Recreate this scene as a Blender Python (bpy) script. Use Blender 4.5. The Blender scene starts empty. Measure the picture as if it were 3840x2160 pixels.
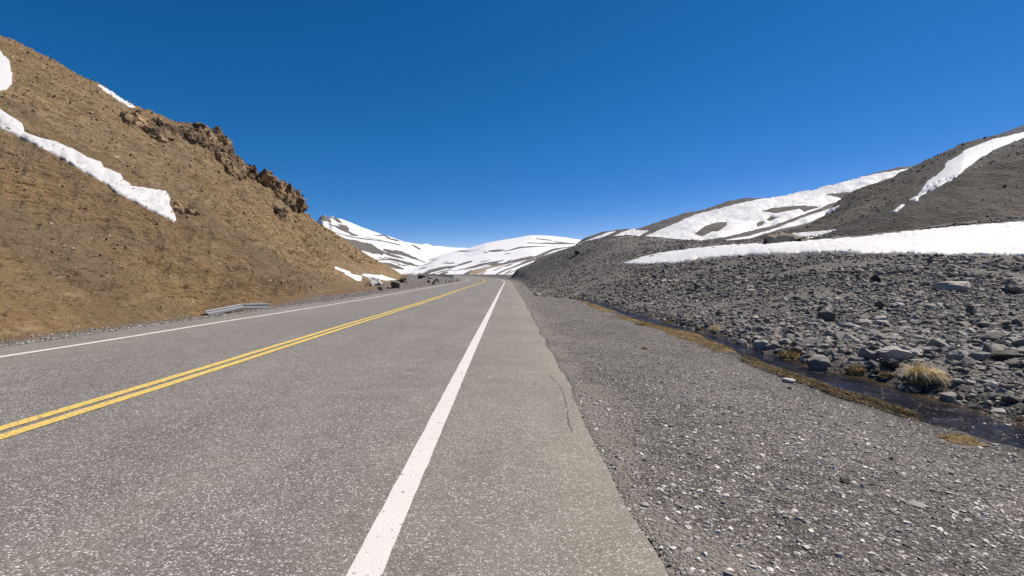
import bpy, bmesh, math, random
import numpy as np
from mathutils import Vector, Matrix
from mathutils.bvhtree import BVHTree
from mathutils.geometry import delaunay_2d_cdt

random.seed(7)
RNG = np.random.default_rng(11)
SC = bpy.context.scene
COL = SC.collection

# ------------------------------------------------------------------ camera, sky, sun, exposure
EYE = 1.25
PITCH = math.atan(40 / 1920)
FOC = 1920.0                      # focal length for a 3840 wide picture (18 mm on 36 mm)
cam = bpy.data.cameras.new('camera')
cam.lens = 18.0
cam.sensor_width = 36.0
cam.clip_start = 0.05
cam.clip_end = 20000
camo = bpy.data.objects.new('camera', cam)
camo.location = (0, 0, EYE)
camo.rotation_euler = (math.pi / 2 - PITCH, 0, 0)
COL.objects.link(camo)
SC.camera = camo

SUN_AZ = math.radians(64)         # to the right of the viewing direction (+Y)
SUN_EL = math.radians(52)
world = bpy.data.worlds.new('World')
SC.world = world
world.use_nodes = True
wn = world.node_tree.nodes
wl = world.node_tree.links
bg = wn['Background']
sky = wn.new('ShaderNodeTexSky')
sky.sky_type = 'NISHITA'
sky.sun_disc = False
sky.sun_elevation = SUN_EL
sky.sun_rotation = SUN_AZ
sky.altitude = 3600
sky.air_density = 1.0
sky.dust_density = 0.3
sky.ozone_density = 2.5
# deep, clear high-altitude blue: less red and green than the standard air
sepc = wn.new('ShaderNodeSeparateColor')
comb = wn.new('ShaderNodeCombineColor')
wl.new(sky.outputs[0], sepc.inputs[0])


def wmath(op, a, b):
    x = wn.new('ShaderNodeMath')
    x.operation = op
    for s_, v in ((x.inputs[0], a), (x.inputs[1], b)):
        if isinstance(v, (int, float)):
            s_.default_value = v
        else:
            wl.new(v, s_)
    return x.outputs[0]


_r = wmath('MULTIPLY', wmath('POWER', wmath('MULTIPLY', sepc.outputs[0], 0.1), 2.2), 11.3)
wl.new(wmath('MINIMUM', _r, wmath('MULTIPLY', sepc.outputs[0], 0.7)), comb.inputs[0])
wl.new(wmath('MULTIPLY', sepc.outputs[1], 0.472), comb.inputs[1])
wl.new(wmath('MULTIPLY', sepc.outputs[2], 0.74), comb.inputs[2])
aur = wn.new('ShaderNodeMapRange')            # the white glow round the sun keeps its own colour
aur.interpolation_type = 'SMOOTHSTEP'
aur.inputs['From Min'].default_value = 3.6
aur.inputs['From Max'].default_value = 9.0
wl.new(sepc.outputs[1], aur.inputs['Value'])
skm = wn.new('ShaderNodeMix')
skm.data_type = 'RGBA'
wl.new(aur.outputs[0], skm.inputs[0])
wl.new(comb.outputs[0], skm.inputs[6])
wl.new(sky.outputs[0], skm.inputs[7])
wl.new(skm.outputs[2], bg.inputs['Color'])
bg.inputs['Strength'].default_value = 0.10

sun = bpy.data.lights.new('sun', 'SUN')
sun.energy = 4.7
sun.angle = math.radians(0.5)
sun.color = (1.0, 0.925, 0.815)
suno = bpy.data.objects.new('sun', sun)
to_sun = Vector((math.sin(SUN_AZ) * math.cos(SUN_EL), math.cos(SUN_AZ) * math.cos(SUN_EL), math.sin(SUN_EL)))
suno.rotation_euler = to_sun.to_track_quat('Z', 'Y').to_euler()
COL.objects.link(suno)
SC.view_settings.view_transform = 'Standard'
SC.view_settings.look = 'None'
SC.view_settings.exposure = 0.5
SC.view_settings.gamma = 1.0

# ------------------------------------------------------------------ geometry of view (used to place real points)
CP, SP = math.cos(PITCH), math.sin(PITCH)


def ray(x, y):
    a = (x - 1920) / FOC
    b = (1080 - y) / FOC
    return np.array([a, CP + b * SP, -SP + b * CP])


def pt(x, y, Y):
    """the point at forward distance Y metres seen at (x, y) of the 3840x2160 photograph"""
    d = ray(x, y)
    return np.array([0, 0, EYE]) + d * (Y / d[1])


def proj(P):
    P = np.atleast_2d(P)
    d = P - np.array([0, 0, EYE])
    f = d[:, 1] * CP - d[:, 2] * SP
    u = d[:, 1] * SP + d[:, 2] * CP
    f = np.where(f > 0.05, f, 0.05)
    return np.c_[1920 + FOC * d[:, 0] / f, 1080 - FOC * u / f]


# ------------------------------------------------------------------ noise
def _h(ix, iy, iz, seed):
    n = (ix.astype(np.int64) * 374761393 + iy.astype(np.int64) * 668265263 + iz.astype(np.int64) * 2147483647 + seed * 144665) & 0xFFFFFFFF
    n = ((n ^ (n >> 13)) * 1274126177) & 0xFFFFFFFF
    n = n ^ (n >> 16)
    return (n & 0xFFFF) / 32767.5 - 1.0


def vnoise(P, seed=0):
    P = np.asarray(P, float)
    i = np.floor(P).astype(np.int64)
    f = P - i
    f = f * f * f * (f * (f * 6 - 15) + 10)
    x, y, z = i[:, 0], i[:, 1], i[:, 2]
    r = 0
    for dx in (0, 1):
        for dy in (0, 1):
            for dz in (0, 1):
                w = (f[:, 0] if dx else 1 - f[:, 0]) * (f[:, 1] if dy else 1 - f[:, 1]) * (f[:, 2] if dz else 1 - f[:, 2])
                r = r + w * _h(x + dx, y + dy, z + dz, seed)
    return r


def fbm(P, octv=4, seed=0, gain=0.5):
    a, r, s = 1.0, 0, 1.0
    for k in range(octv):
        r = r + a * vnoise(np.asarray(P) * s + 17.3 * k, seed + k)
        a *= gain
        s *= 2.03
    return r


def smooth(a, b, x):
    t = np.clip((np.asarray(x, float) - a) / (b - a), 0, 1)
    return t * t * (3 - 2 * t)


# ------------------------------------------------------------------ objects
def mesh_obj(name, V, F, mat=None, parent=None, shade_smooth=False, attrs=None, uv=None):
    V = np.asarray(V, np.float32)
    me = bpy.data.meshes.new(name)
    if isinstance(F, np.ndarray):
        n, k = F.shape
        me.vertices.add(len(V))
        me.vertices.foreach_set('co', V.ravel())
        me.loops.add(n * k)
        me.loops.foreach_set('vertex_index', F.astype(np.int32).ravel())
        me.polygons.add(n)
        me.polygons.foreach_set('loop_start', np.arange(0, n * k, k, dtype=np.int32))
        me.polygons.foreach_set('loop_total', np.full(n, k, np.int32))
        me.update(calc_edges=True)
    else:
        me.from_pydata([tuple(map(float, v)) for v in V], [], F)
        me.update()
    me.polygons.foreach_set('use_smooth', np.full(len(me.polygons), bool(shade_smooth)))
    for an, av in (attrs or {}).items():
        a = me.attributes.new(an, 'FLOAT', 'POINT')
        a.data.foreach_set('value', np.asarray(av, np.float32))
    if uv is not None:
        layer = me.uv_layers.new(name='UVMap')
        li = np.zeros(len(me.loops), np.int32)
        me.loops.foreach_get('vertex_index', li)
        layer.data.foreach_set('uv', np.asarray(uv, np.float32)[li].ravel())
    if mat:
        me.materials.append(mat)
    o = bpy.data.objects.new(name, me)
    COL.objects.link(o)
    if parent:
        o.parent = parent
    return o


def tag(o, label=None, cat=None, group=None, kind=None):
    if label:
        o['label'] = label
    if cat:
        o['category'] = cat
    if group:
        o['group'] = group
    if kind:
        o['kind'] = kind
    return o


def empty(name, loc, rz=0):
    o = bpy.data.objects.new(name, None)
    o.location = loc
    o.rotation_euler = (0, 0, rz)
    o.empty_display_size = 0.2
    COL.objects.link(o)
    return o


def grid_faces(n, m):
    a = np.arange((n - 1) * (m - 1))
    i, j = a // (m - 1), a % (m - 1)
    p = i * m + j
    return np.c_[p, p + 1, p + m + 1, p + m]


# ------------------------------------------------------------------ materials
class MatB:
    def __init__(self, name):
        self.m = bpy.data.materials.new(name)
        self.m.use_nodes = True
        self.nt = self.m.node_tree
        self.n = self.nt.nodes
        self.b = self.n['Principled BSDF']
        self.b.inputs['Specular IOR Level'].default_value = 0.25
        self.b.inputs['Roughness'].default_value = 0.9
        self.tc = self.n.new('ShaderNodeTexCoord')

    def link(self, a, b):
        self.nt.links.new(a, b)

    def coord(self, kind='Object', scale=(1, 1, 1), rot=(0, 0, 0)):
        mp = self.n.new('ShaderNodeMapping')
        mp.inputs['Scale'].default_value = scale
        mp.inputs['Rotation'].default_value = rot
        self.link(self.tc.outputs[kind], mp.inputs['Vector'])
        return mp.outputs[0]

    def noise(self, scale, detail=4, rough=0.55, vec=None):
        t = self.n.new('ShaderNodeTexNoise')
        t.inputs['Scale'].default_value = scale
        t.inputs['Detail'].default_value = detail
        t.inputs['Roughness'].default_value = rough
        self.link(vec if vec is not None else self.coord(), t.inputs['Vector'])
        return t.outputs['Fac']

    def voro(self, scale, vec=None, feature='F1', rnd=1.0):
        t = self.n.new('ShaderNodeTexVoronoi')
        t.feature = feature
        t.inputs['Scale'].default_value = scale
        t.inputs['Randomness'].default_value = rnd
        self.link(vec if vec is not None else self.coord(), t.inputs['Vector'])
        return t

    def ramp(self, fac, stops, interp='LINEAR'):
        r = self.n.new('ShaderNodeValToRGB')
        r.color_ramp.interpolation = interp
        els = r.color_ramp.elements
        while len(els) > 1:
            els.remove(els[-1])
        els[0].position = stops[0][0]
        els[0].color = (*self.c3(stops[0][1]), 1)
        for p, c in stops[1:]:
            e = els.new(p)
            e.color = (*self.c3(c), 1)
        self.link(fac, r.inputs[0])
        return r.outputs[0]

    @staticmethod
    def c3(c):
        return (c, c, c) if isinstance(c, (int, float)) else c

    def mix(self, fac, a, b, mode='MIX'):
        x = self.n.new('ShaderNodeMix')
        x.data_type = 'RGBA'
        x.blend_type = mode
        for s, v in ((x.inputs[0], fac), (x.inputs[6], a), (x.inputs[7], b)):
            if isinstance(v, (int, float)):
                s.default_value = v if s.type == 'VALUE' else (v, v, v, 1)
            elif isinstance(v, tuple):
                s.default_value = (*v, 1)
            else:
                self.link(v, s)
        return x.outputs[2]

    def math(self, op, a, b=None, clamp=False):
        x = self.n.new('ShaderNodeMath')
        x.operation = op
        x.use_clamp = clamp
        for s, v in ((x.inputs[0], a), (x.inputs[1], b)):
            if v is None:
                continue
            if isinstance(v, (int, float)):
                s.default_value = v
            else:
                self.link(v, s)
        return x.outputs[0]

    def attr(self, name):
        a = self.n.new('ShaderNodeAttribute')
        a.attribute_name = name
        return a.outputs['Fac']

    def sep(self, kind):
        s = self.n.new('ShaderNodeSeparateXYZ')
        self.link(self.tc.outputs[kind], s.inputs[0])
        return s.outputs

    def rand(self):
        return self.n.new('ShaderNodeObjectInfo').outputs['Random']

    def bump(self, h, strength=0.5, dist=0.02):
        b = self.n.new('ShaderNodeBump')
        b.inputs['Strength'].default_value = strength
        b.inputs['Distance'].default_value = dist
        self.link(h, b.inputs['Height'])
        self.link(b.outputs[0], self.b.inputs['Normal'])

    def base(self, c):
        if isinstance(c, tuple):
            self.b.inputs['Base Color'].default_value = (*c, 1)
        else:
            self.link(c, self.b.inputs['Base Color'])
        return self


def mat_asphalt():
    m = MatB('asphalt')
    big = m.noise(0.35, 4)
    mid = m.noise(3.0, 5, 0.65)
    v = m.voro(95.0)
    v2 = m.voro(210.0)
    sep = m.n.new('ShaderNodeSeparateColor')
    m.link(v.outputs['Color'], sep.inputs[0])
    cell = m.ramp(sep.outputs[0], [(0.0, (0.062, 0.058, 0.055)), (0.35, (0.115, 0.108, 0.102)), (0.7, (0.19, 0.178, 0.168)), (0.84, (0.34, 0.325, 0.31)), (0.93, (0.58, 0.56, 0.54)), (1.0, (0.75, 0.73, 0.71))])
    patch = m.ramp(m.noise(2.2, 5, 0.7), [(0.35, 0.45), (0.65, 0.56)])
    stone = m.math('LESS_THAN', v.outputs['Distance'], patch)
    sep2 = m.n.new('ShaderNodeSeparateColor')
    m.link(v2.outputs['Color'], sep2.inputs[0])
    fine = m.ramp(sep2.outputs[0], [(0.0, (0.075, 0.070, 0.066)), (0.6, (0.165, 0.154, 0.146)), (1.0, (0.36, 0.345, 0.33))])
    c = m.mix(stone, fine, cell)
    # wear: dusty wheel paths and tan dust along the edges, in road coordinates (uv: x across, y along)
    uv = m.sep('UV')
    wob = m.math('MULTIPLY_ADD', mid, 0.5)
    across = m.math('ADD', uv[0], m.math('MULTIPLY', big, 0.9))
    dust = m.ramp(m.math('MULTIPLY_ADD', across, 0.1), [(0.0, 0.0), (1.0, 1.0)])
    scaled = m.math('DIVIDE', m.math('ADD', across, 5.2), 11.0)
    dustf = m.ramp(scaled, [(0.0, 0.95), (0.06, 0.85), (0.13, 0.45), (0.22, 0.55), (0.34, 0.15), (0.50, 0.10), (0.58, 0.34), (0.64, 0.12), (0.70, 0.42), (0.765, 0.2), (0.81, 0.5), (0.90, 0.65), (0.955, 0.9), (0.99, 1.0)])
    tan = m.mix(0.55, c, (0.252, 0.218, 0.168))
    c = m.mix(dustf, m.mix(1.0, c, (0.90, 0.885, 0.885), 'MULTIPLY'), tan)
    c = m.mix(1.0, c, m.ramp(mid, [(0.25, 0.84), (0.75, 1.12)]), 'MULTIPLY')
    c = m.mix(1.0, c, m.ramp(big, [(0.3, 0.9), (0.7, 1.08)]), 'MULTIPLY')
    m.base(c)
    m.b.inputs['Roughness'].default_value = 0.85
    m.bump(m.math('SUBTRACT', 1.0, v.outputs['Distance']), 0.5, 0.005)
    return m.m


def mat_paint(name, col, wear):
    m = MatB(name)
    n = m.noise(26, 6, 0.7)
    v = m.voro(75.0)
    chip = m.ramp(n, [(wear - 0.03, 1.0), (wear + 0.02, 0.0)])
    c = m.mix(chip, m.mix(m.noise(3.2, 4), tuple(x * 0.86 for x in col), col), (0.13, 0.125, 0.12))
    m.base(c)
    m.b.inputs['Roughness'].default_value = 0.7
    m.bump(m.math('SUBTRACT', 1.0, v.outputs['Distance']), 0.35, 0.005)
    return m.m


def pebble_color(m, scale, dark, light, rare):
    v = m.voro(scale)
    sep = m.n.new('ShaderNodeSeparateColor')
    m.link(v.outputs['Color'], sep.inputs[0])
    cell = m.ramp(sep.outputs[0], [(0.0, dark), (0.55, tuple((a + b) / 2 for a, b in zip(dark, light))), (0.80, light), (0.90, rare), (1.0, tuple(min(1, x * 1.4) for x in rare))])
    gap = m.ramp(v.outputs['Distance'], [(0.45, 1.0), (0.75, 0.35)])
    return m.mix(1.0, cell, gap, 'MULTIPLY'), v.outputs['Distance']


def mat_gravel():
    m = MatB('gravel_ground')
    ca, da = pebble_color(m, 85, (0.094, 0.083, 0.074), (0.198, 0.178, 0.162), (0.44, 0.41, 0.385))
    cb, db = pebble_color(m, 34, (0.084, 0.074, 0.066), (0.176, 0.158, 0.145), (0.32, 0.30, 0.285))
    c = m.mix(m.ramp(m.noise(9, 3), [(0.45, 0.0), (0.6, 1.0)]), ca, cb)
    big = m.noise(0.5, 5)
    c = m.mix(1.0, c, m.ramp(big, [(0.3, 0.82), (0.7, 1.2)]), 'MULTIPLY')
    c = m.mix(m.ramp(m.noise(0.23, 4), [(0.5, 0.0), (0.8, 0.45)]), c, (0.13, 0.112, 0.095))
    # tan earth washed from the hill
    c = m.mix(m.attr('earth'), c, m.mix(m.noise(14, 5, 0.7), (0.10, 0.062, 0.032), (0.23, 0.145, 0.075)))
    c = m.mix(m.attr('dust'), c, m.mix(m.noise(30, 5, 0.7), (0.15, 0.132, 0.113), (0.26, 0.23, 0.195)))
    c = m.mix(m.attr('wet'), c, m.mix(0.72, c, (0.028, 0.022, 0.017)))
    m.base(c)
    m.bump(m.math('ADD', m.math('MULTIPLY', da, -0.4), m.math('MULTIPLY', db, -1.0)), 0.8, 0.03)
    return m.m


def mat_rock(name, use_attr, dark, light, brown=0.0):
    m = MatB(name)
    t = m.attr('tone') if use_attr else m.rand()
    c = m.ramp(t, [(0.0, dark), (0.75, light), (1.0, tuple(min(1, x * 1.7) for x in light))])
    if brown:
        c = m.mix(m.ramp(m.noise(1.3, 2), [(0.55, 0.0), (0.7, brown)]), c, (0.16, 0.10, 0.06))
    n = m.noise(14, 6, 0.7)
    c = m.mix(1.0, c, m.ramp(n, [(0.25, 0.62), (0.75, 1.35)]), 'MULTIPLY')
    m.base(c)
    m.b.inputs['Roughness'].default_value = 0.75
    m.bump(n, 0.5, 0.03)
    return m.m


def mat_hill_brown():
    m = MatB('brown_hill')
    vec = m.coord('Object', (1, 0.6, 1.7), (0.0, 0.0, 0.5))
    n1 = m.noise(0.30, 6, 0.6, vec)
    n2 = m.noise(1.5, 6, 0.7, vec)
    n3 = m.noise(6.5, 4, 0.7, vec)
    n4 = m.noise(3.2, 5, 0.72, vec)
    c = m.ramp(n1, [(0.25, (0.185, 0.119, 0.057)), (0.45, (0.222, 0.144, 0.070)), (0.6, (0.245, 0.158, 0.077)), (0.8, (0.262, 0.173, 0.088))])
    c = m.mix(m.ramp(n2, [(0.54, 0.0), (0.66, 0.75)]), c, (0.35, 0.25, 0.15))
    c = m.mix(m.ramp(n2, [(0.34, 0.7), (0.45, 0.0)]), c, (0.105, 0.066, 0.034))
    green = m.math('MULTIPLY', m.ramp(m.noise(0.16, 5, 0.6, vec), [(0.5, 0.0), (0.62, 1.0)]), m.ramp(n3, [(0.4, 0.0), (0.6, 0.8)]))
    c = m.mix(green, c, (0.14, 0.115, 0.075))
    c = m.mix(m.attr('grey'), c, m.mix(n2, (0.145, 0.108, 0.066), (0.225, 0.168, 0.100)))
    c = m.mix(m.math('MULTIPLY', m.attr('rocky'), m.ramp(n2, [(0.42, 0.0), (0.6, 0.55)])), c, (0.36, 0.262, 0.16))
    c = m.mix(m.ramp(n4, [(0.35, 0.9), (0.415, 0.0)]), c, (0.052, 0.030, 0.014))
    c = m.mix(m.ramp(n4, [(0.62, 0.0), (0.69, 0.8)]), c, (0.42, 0.31, 0.20))
    c = m.mix(1.0, c, m.ramp(n3, [(0.25, 0.78), (0.75, 1.22)]), 'MULTIPLY')
    streak = m.noise(1.0, 5, 0.6, m.coord('Object', (0.06, 0.55, 0.06)))
    c = m.mix(1.0, c, m.ramp(streak, [(0.3, (0.84, 0.83, 0.82)), (0.7, (1.15, 1.14, 1.12))]), 'MULTIPLY')
    m.base(c)
    h = m.math('ADD', m.math('MULTIPLY', n2, 1.0), m.math('ADD', m.math('MULTIPLY', n4, 0.8), m.math('MULTIPLY', n3, 0.4)))
    m.bump(h, 1.0, 0.4)
    return m.m


def mat_hill_dark(name, a, b, tan, sc=1.0):
    m = MatB(name)
    vec = m.coord('Object', (1, 0.7, 1.5))
    n1 = m.noise(0.06 * sc, 5, 0.55, vec)
    n2 = m.noise(0.9 * sc, 6, 0.7, vec)
    n3 = m.noise(3.6 * sc, 3, 0.7, vec)
    c = m.mix(m.ramp(n1, [(0.35, 0.0), (0.65, 1.0)]), a, b)
    c = m.mix(m.attr('tan'), c, m.mix(n2, tuple(x * .75 for x in tan), tan))
    c = m.mix(1.0, c, m.ramp(n2, [(0.25, 0.7), (0.75, 1.28)]), 'MULTIPLY')
    c = m.mix(m.ramp(n3, [(0.66, 0.0), (0.74, 0.6)]), c, (0.22, 0.21, 0.2))
    c = m.mix(m.ramp(n3, [(0.28, 0.8), (0.36, 0.0)]), c, (0.025, 0.022, 0.02))
    m.base(c)
    m.bump(m.math('ADD', n2, m.math('MULTIPLY', n3, 0.4)), 0.8, 0.6 / sc)
    return m.m


def mat_snow(name='snow', dirt=0.0, k=1.0):
    m = MatB(name)
    n = m.noise(0.8, 5, 0.6)
    c = m.mix(m.ramp(n, [(0.35, 0.0), (0.75, 1.0)]), tuple(x * k for x in (0.585, 0.575, 0.588)), tuple(x * k for x in (0.62, 0.608, 0.608)))
    f = m.noise(2.1, 6, 0.7)
    c = m.mix(m.ramp(f, [(0.62, 0.0), (0.78, 0.10 + dirt)]), c, (0.55, 0.47, 0.39))
    if dirt:
        g = m.noise(1.6, 7, 0.75)
        c = m.mix(m.ramp(g, [(0.5 - 0.12 * dirt, 0.0), (0.58, dirt)]), c, (0.14, 0.135, 0.135))
    m.base(c)
    m.b.inputs['Roughness'].default_value = 0.65
    m.bump(m.math('ADD', m.noise(1.2, 5, 0.6), m.math('MULTIPLY', m.noise(9, 4, 0.6), 0.15)), 0.08, 0.05)
    return m.m


def mat_mountain():
    m = MatB('snowy_mountain')
    vec = m.coord('Object', (1, 1, 1))
    jag = m.noise(0.09, 6, 0.65, vec)
    rk = m.math('ADD', m.attr('rock'), m.math('MULTIPLY', m.math('SUBTRACT', jag, 0.5), 0.95))
    fac = m.ramp(rk, [(0.46, 0.0), (0.54, 1.0)])
    n = m.noise(0.15, 5, 0.6, vec)
    rock = m.mix(n, (0.075, 0.068, 0.066), (0.15, 0.135, 0.12))
    rock = m.mix(m.attr('tan'), rock, (0.27, 0.21, 0.15))
    m.base(m.mix(fac, m.mix(n, (0.63, 0.628, 0.65), (0.67, 0.662, 0.672)), rock))
    m.bump(n, 0.3, 3.0)
    return m.m


def mat_simple(name, col, rough=0.6, metal=0.0, nscale=8, var=0.3):
    m = MatB(name)
    n = m.noise(nscale, 5, 0.65)
    m.base(m.mix(1.0, col, m.ramp(n, [(0.25, 1 - var), (0.75, 1 + var)]), 'MULTIPLY'))
    m.b.inputs['Roughness'].default_value = rough
    m.b.inputs['Metallic'].default_value = metal
    return m.m


def mat_water():
    m = MatB('stream_water')
    m.b.inputs['IOR'].default_value = 1.33
    m.b.inputs['Specular IOR Level'].default_value = 0.36
    m.b.inputs['Roughness'].default_value = 0.07
    e = m.attr('edge')
    n = m.noise(3.0, 4)
    c = m.mix(m.ramp(m.math('ADD', e, m.math('MULTIPLY', m.math('SUBTRACT', n, 0.5), 0.8)), [(0.3, 0.0), (0.9, 1.0)]), (0.016, 0.013, 0.012), (0.10, 0.066, 0.036))
    m.base(c)
    vec = m.coord('Object', (1.0, 0.6, 1.0))
    rapid = m.ramp(m.noise(0.9, 3), [(0.40, 0.15), (0.54, 1.0)])
    h = m.math('ADD', m.math('MULTIPLY', m.noise(8, 3, 0.5, vec), 0.7), m.math('MULTIPLY', m.math('MULTIPLY', m.noise(24, 2, 0.5, vec), 0.9), rapid))
    m.bump(h, 1.0, 0.15)
    return m.m


def mat_blade(name, a, b):
    m = MatB(name)
    c = m.mix(m.attr('tone'), a, b)
    m.base(c)
    m.b.inputs['Roughness'].default_value = 0.7
    return m.m


M = dict(
    asphalt=mat_asphalt(),
    white=mat_paint('white_road_paint', (0.61, 0.58, 0.55), 0.375),
    yellow=mat_paint('yellow_road_paint', (0.64, 0.462, 0.125), 0.425),
    gravel=mat_gravel(),
    rubble=mat_rock('rubble_rock', True, (0.068, 0.059, 0.052), (0.285, 0.257, 0.233), 0.25),
    rock=mat_rock('grey_rock', False, (0.090, 0.080, 0.072), (0.25, 0.225, 0.205), 0.2),
    darkrock=mat_rock('dark_rock', False, (0.034, 0.029, 0.026), (0.075, 0.066, 0.06)),
    palerock=mat_rock('pale_rock', False, (0.25, 0.236, 0.222), (0.34, 0.325, 0.31)),
    brownrock=mat_rock('brown_rock', True, (0.115, 0.074, 0.04), (0.34, 0.235, 0.14)),
    cliff=mat_rock('cliff_rock', True, (0.075, 0.048, 0.026), (0.225, 0.150, 0.085)),
    pebble=mat_rock('pebble', True, (0.125, 0.109, 0.097), (0.42, 0.39, 0.36)),
    hill=mat_hill_brown(),
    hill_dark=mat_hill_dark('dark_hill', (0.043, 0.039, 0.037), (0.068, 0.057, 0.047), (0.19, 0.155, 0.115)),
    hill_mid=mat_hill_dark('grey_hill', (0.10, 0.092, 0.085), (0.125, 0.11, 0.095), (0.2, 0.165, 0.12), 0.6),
    peak=mat_hill_dark('haze_blue_peak', (0.055, 0.07, 0.105), (0.06, 0.075, 0.11), (0.1, 0.1, 0.1), 0.05),
    snow=mat_snow(),
    oldsnow=mat_snow('old_snow', 0.0, 0.80),
    dirty=mat_snow('dirty_snow', 0.85),
    mountain=mat_mountain(),
    metal=mat_simple('galvanised_steel', (0.22, 0.225, 0.24), 0.5, 0.45, 9, 0.18),
    post=mat_simple('dark_post', (0.2, 0.19, 0.18), 0.8),
    water=mat_water(),
    moss=mat_simple('moss', (0.155, 0.104, 0.042), 0.95, 0, 40, 0.5),
    straw=mat_blade('straw', (0.40, 0.29, 0.14), (0.78, 0.63, 0.37)),
    drygrass=mat_blade('dry_grass', (0.17, 0.112, 0.045), (0.45, 0.335, 0.165)),
    mossblade=mat_blade('moss_blades', (0.095, 0.052, 0.014), (0.22, 0.135, 0.045)),
    crack=mat_simple('crack', (0.03, 0.027, 0.024), 1.0),
    tan=mat_simple('tan_earth', (0.27, 0.225, 0.17), 0.95, 0, 2.0, 0.3),
)

# ------------------------------------------------------------------ road
KN = np.array([-14, 25, 50, 70, 85, 100, 115, 130, 150, 180, 220.])
KAP = np.array([-.0002, -.0001, -.0001, .0002, .0015, .0023, .0033, .0028, .0015, .0010, .0012])
ZR = np.array([-.05, .04, .23, .37, .48, .58, .71, .86, 1.09, 1.43, 1.88])
BK = np.array([-.024, -.012, -.010, -.015, -.008, -.002, .009, .017, .019, .016, .015])
HALF = 3.438
S = np.arange(-14, 420, 1.0)
_k = np.interp(S, KN, KAP) + 0.006 * smooth(240, 300, S)
_z = np.interp(S, KN, ZR) + np.maximum(S - 220, 0) * 0.011
_z = np.convolve(np.pad(_z, 4, mode='edge'), np.ones(9) / 9, 'valid')
_b = np.interp(S, KN, BK)
_th = 0.01056 + np.cumsum(_k) - _k[:15].sum()
RX = np.cumsum(-np.sin(_th))
RY = np.cumsum(np.cos(_th))
RX = RX - RX[14] - 4.075
RY = RY - RY[14]


def road_pt(s, u, dz=0.0):
    """u metres to the right of the centre line"""
    s = np.asarray(s, float)
    x, y, th, z, b = (np.interp(s, S, q) for q in (RX, RY, _th, _z, _b))
    u = np.asarray(u, float)
    return np.stack([x + np.cos(th) * u, y + np.sin(th) * u, z + b * u + dz], -1)


def road_su(X, Y):
    """approximate road coordinates (s, u, z of the road plane) of ground points"""
    X = np.asarray(X, float)
    Y = np.asarray(Y, float)
    s = np.interp(Y, RY[:330], S[:330])
    for _ in range(3):
        x, y, th = (np.interp(s, S, q) for q in (RX, RY, _th))
        s = s + (X - x) * -np.sin(th) + (Y - y) * np.cos(th)
    x, y, th, z, b = (np.interp(s, S, q) for q in (RX, RY, _th, _z, _b))
    u = (X - x) * np.cos(th) + (Y - y) * np.sin(th)
    return s, u, z + b * u


def edge_r(s):
    s = np.asarray(s, float)
    e = HALF + np.interp(s, [-10, 2, 6, 14, 28, 60, 400], [1.36, 1.37, 1.40, 1.44, 1.5, 1.25, 1.2])
    P = np.stack([s * 0.9, s * 0 + 3.3, s * 0], -1)
    return e + 0.05 * vnoise(P, 3) + 0.010 * vnoise(P * 3.1, 5)


def edge_l(s):
    s = np.asarray(s, float)
    P = np.stack([s * 0.8, s * 0 + 9.3, s * 0], -1)
    return -(HALF + 1.2) + 0.05 * vnoise(P, 4) + 0.015 * vnoise(P * 3.1, 6)


def s_samples(a, b):
    out = [a]
    while out[-1] < b:
        out.append(out[-1] + max(0.07, 0.02 * abs(out[-1])))
    return np.array(out)


ss = s_samples(-6.0, 400)
W_ = np.linspace(0, 1, 25)
el, er = edge_l(ss), edge_r(ss)
SSg = np.repeat(ss[:, None], 25, 1)
UU = el[:, None] + (er - el)[:, None] * W_[None]
Vr = road_pt(SSg, UU)
crown = 0.006 * vnoise(np.stack([SSg.ravel() * 0.3, UU.ravel() * 0.5, UU.ravel() * 0], -1), 8).reshape(SSg.shape)
edge_drop = -0.03 * (np.isclose(W_, 0) | np.isclose(W_, 1))[None]
Vr[..., 2] += crown + edge_drop
road = mesh_obj('road', Vr.reshape(-1, 3), grid_faces(len(ss), 25), M['asphalt'], shade_smooth=True, uv=np.stack([UU.ravel(), SSg.ravel()], -1))
tag(road, kind='structure')


def stripe(name, u0, w, mat, seed):
    s2 = s_samples(-5, 395)
    P = np.stack([s2 * 7, s2 * 0 + seed, s2 * 0], -1)
    a = u0 - w / 2 + 0.003 * vnoise(P, seed)
    b = u0 + w / 2 + 0.003 * vnoise(P + 40, seed)
    U = np.stack([a, (a + b) / 2, b], -1)
    V = road_pt(np.repeat(s2[:, None], 3, 1), U, 0.0)
    V[..., 2] += 0.006 * vnoise(np.stack([np.repeat(s2, 3) * 0.3, U.ravel() * 0.5, U.ravel() * 0], -1), 8).reshape(U.shape) + 0.005
    V[..., 2] += 0.0003 * np.clip(s2, 0, 100)[:, None]
    o = mesh_obj(name, V.reshape(-1, 3), grid_faces(len(s2), 3), mat, shade_smooth=True)
    tag(o, kind='structure')


stripe('road_edge_line', HALF, 0.155, M['white'], 1)
stripe('road_edge_line', -HALF, 0.145, M['white'], 2)
stripe('road_centre_line', 0.105, 0.125, M['yellow'], 3)
stripe('road_centre_line', -0.105, 0.125, M['yellow'], 4)

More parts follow.
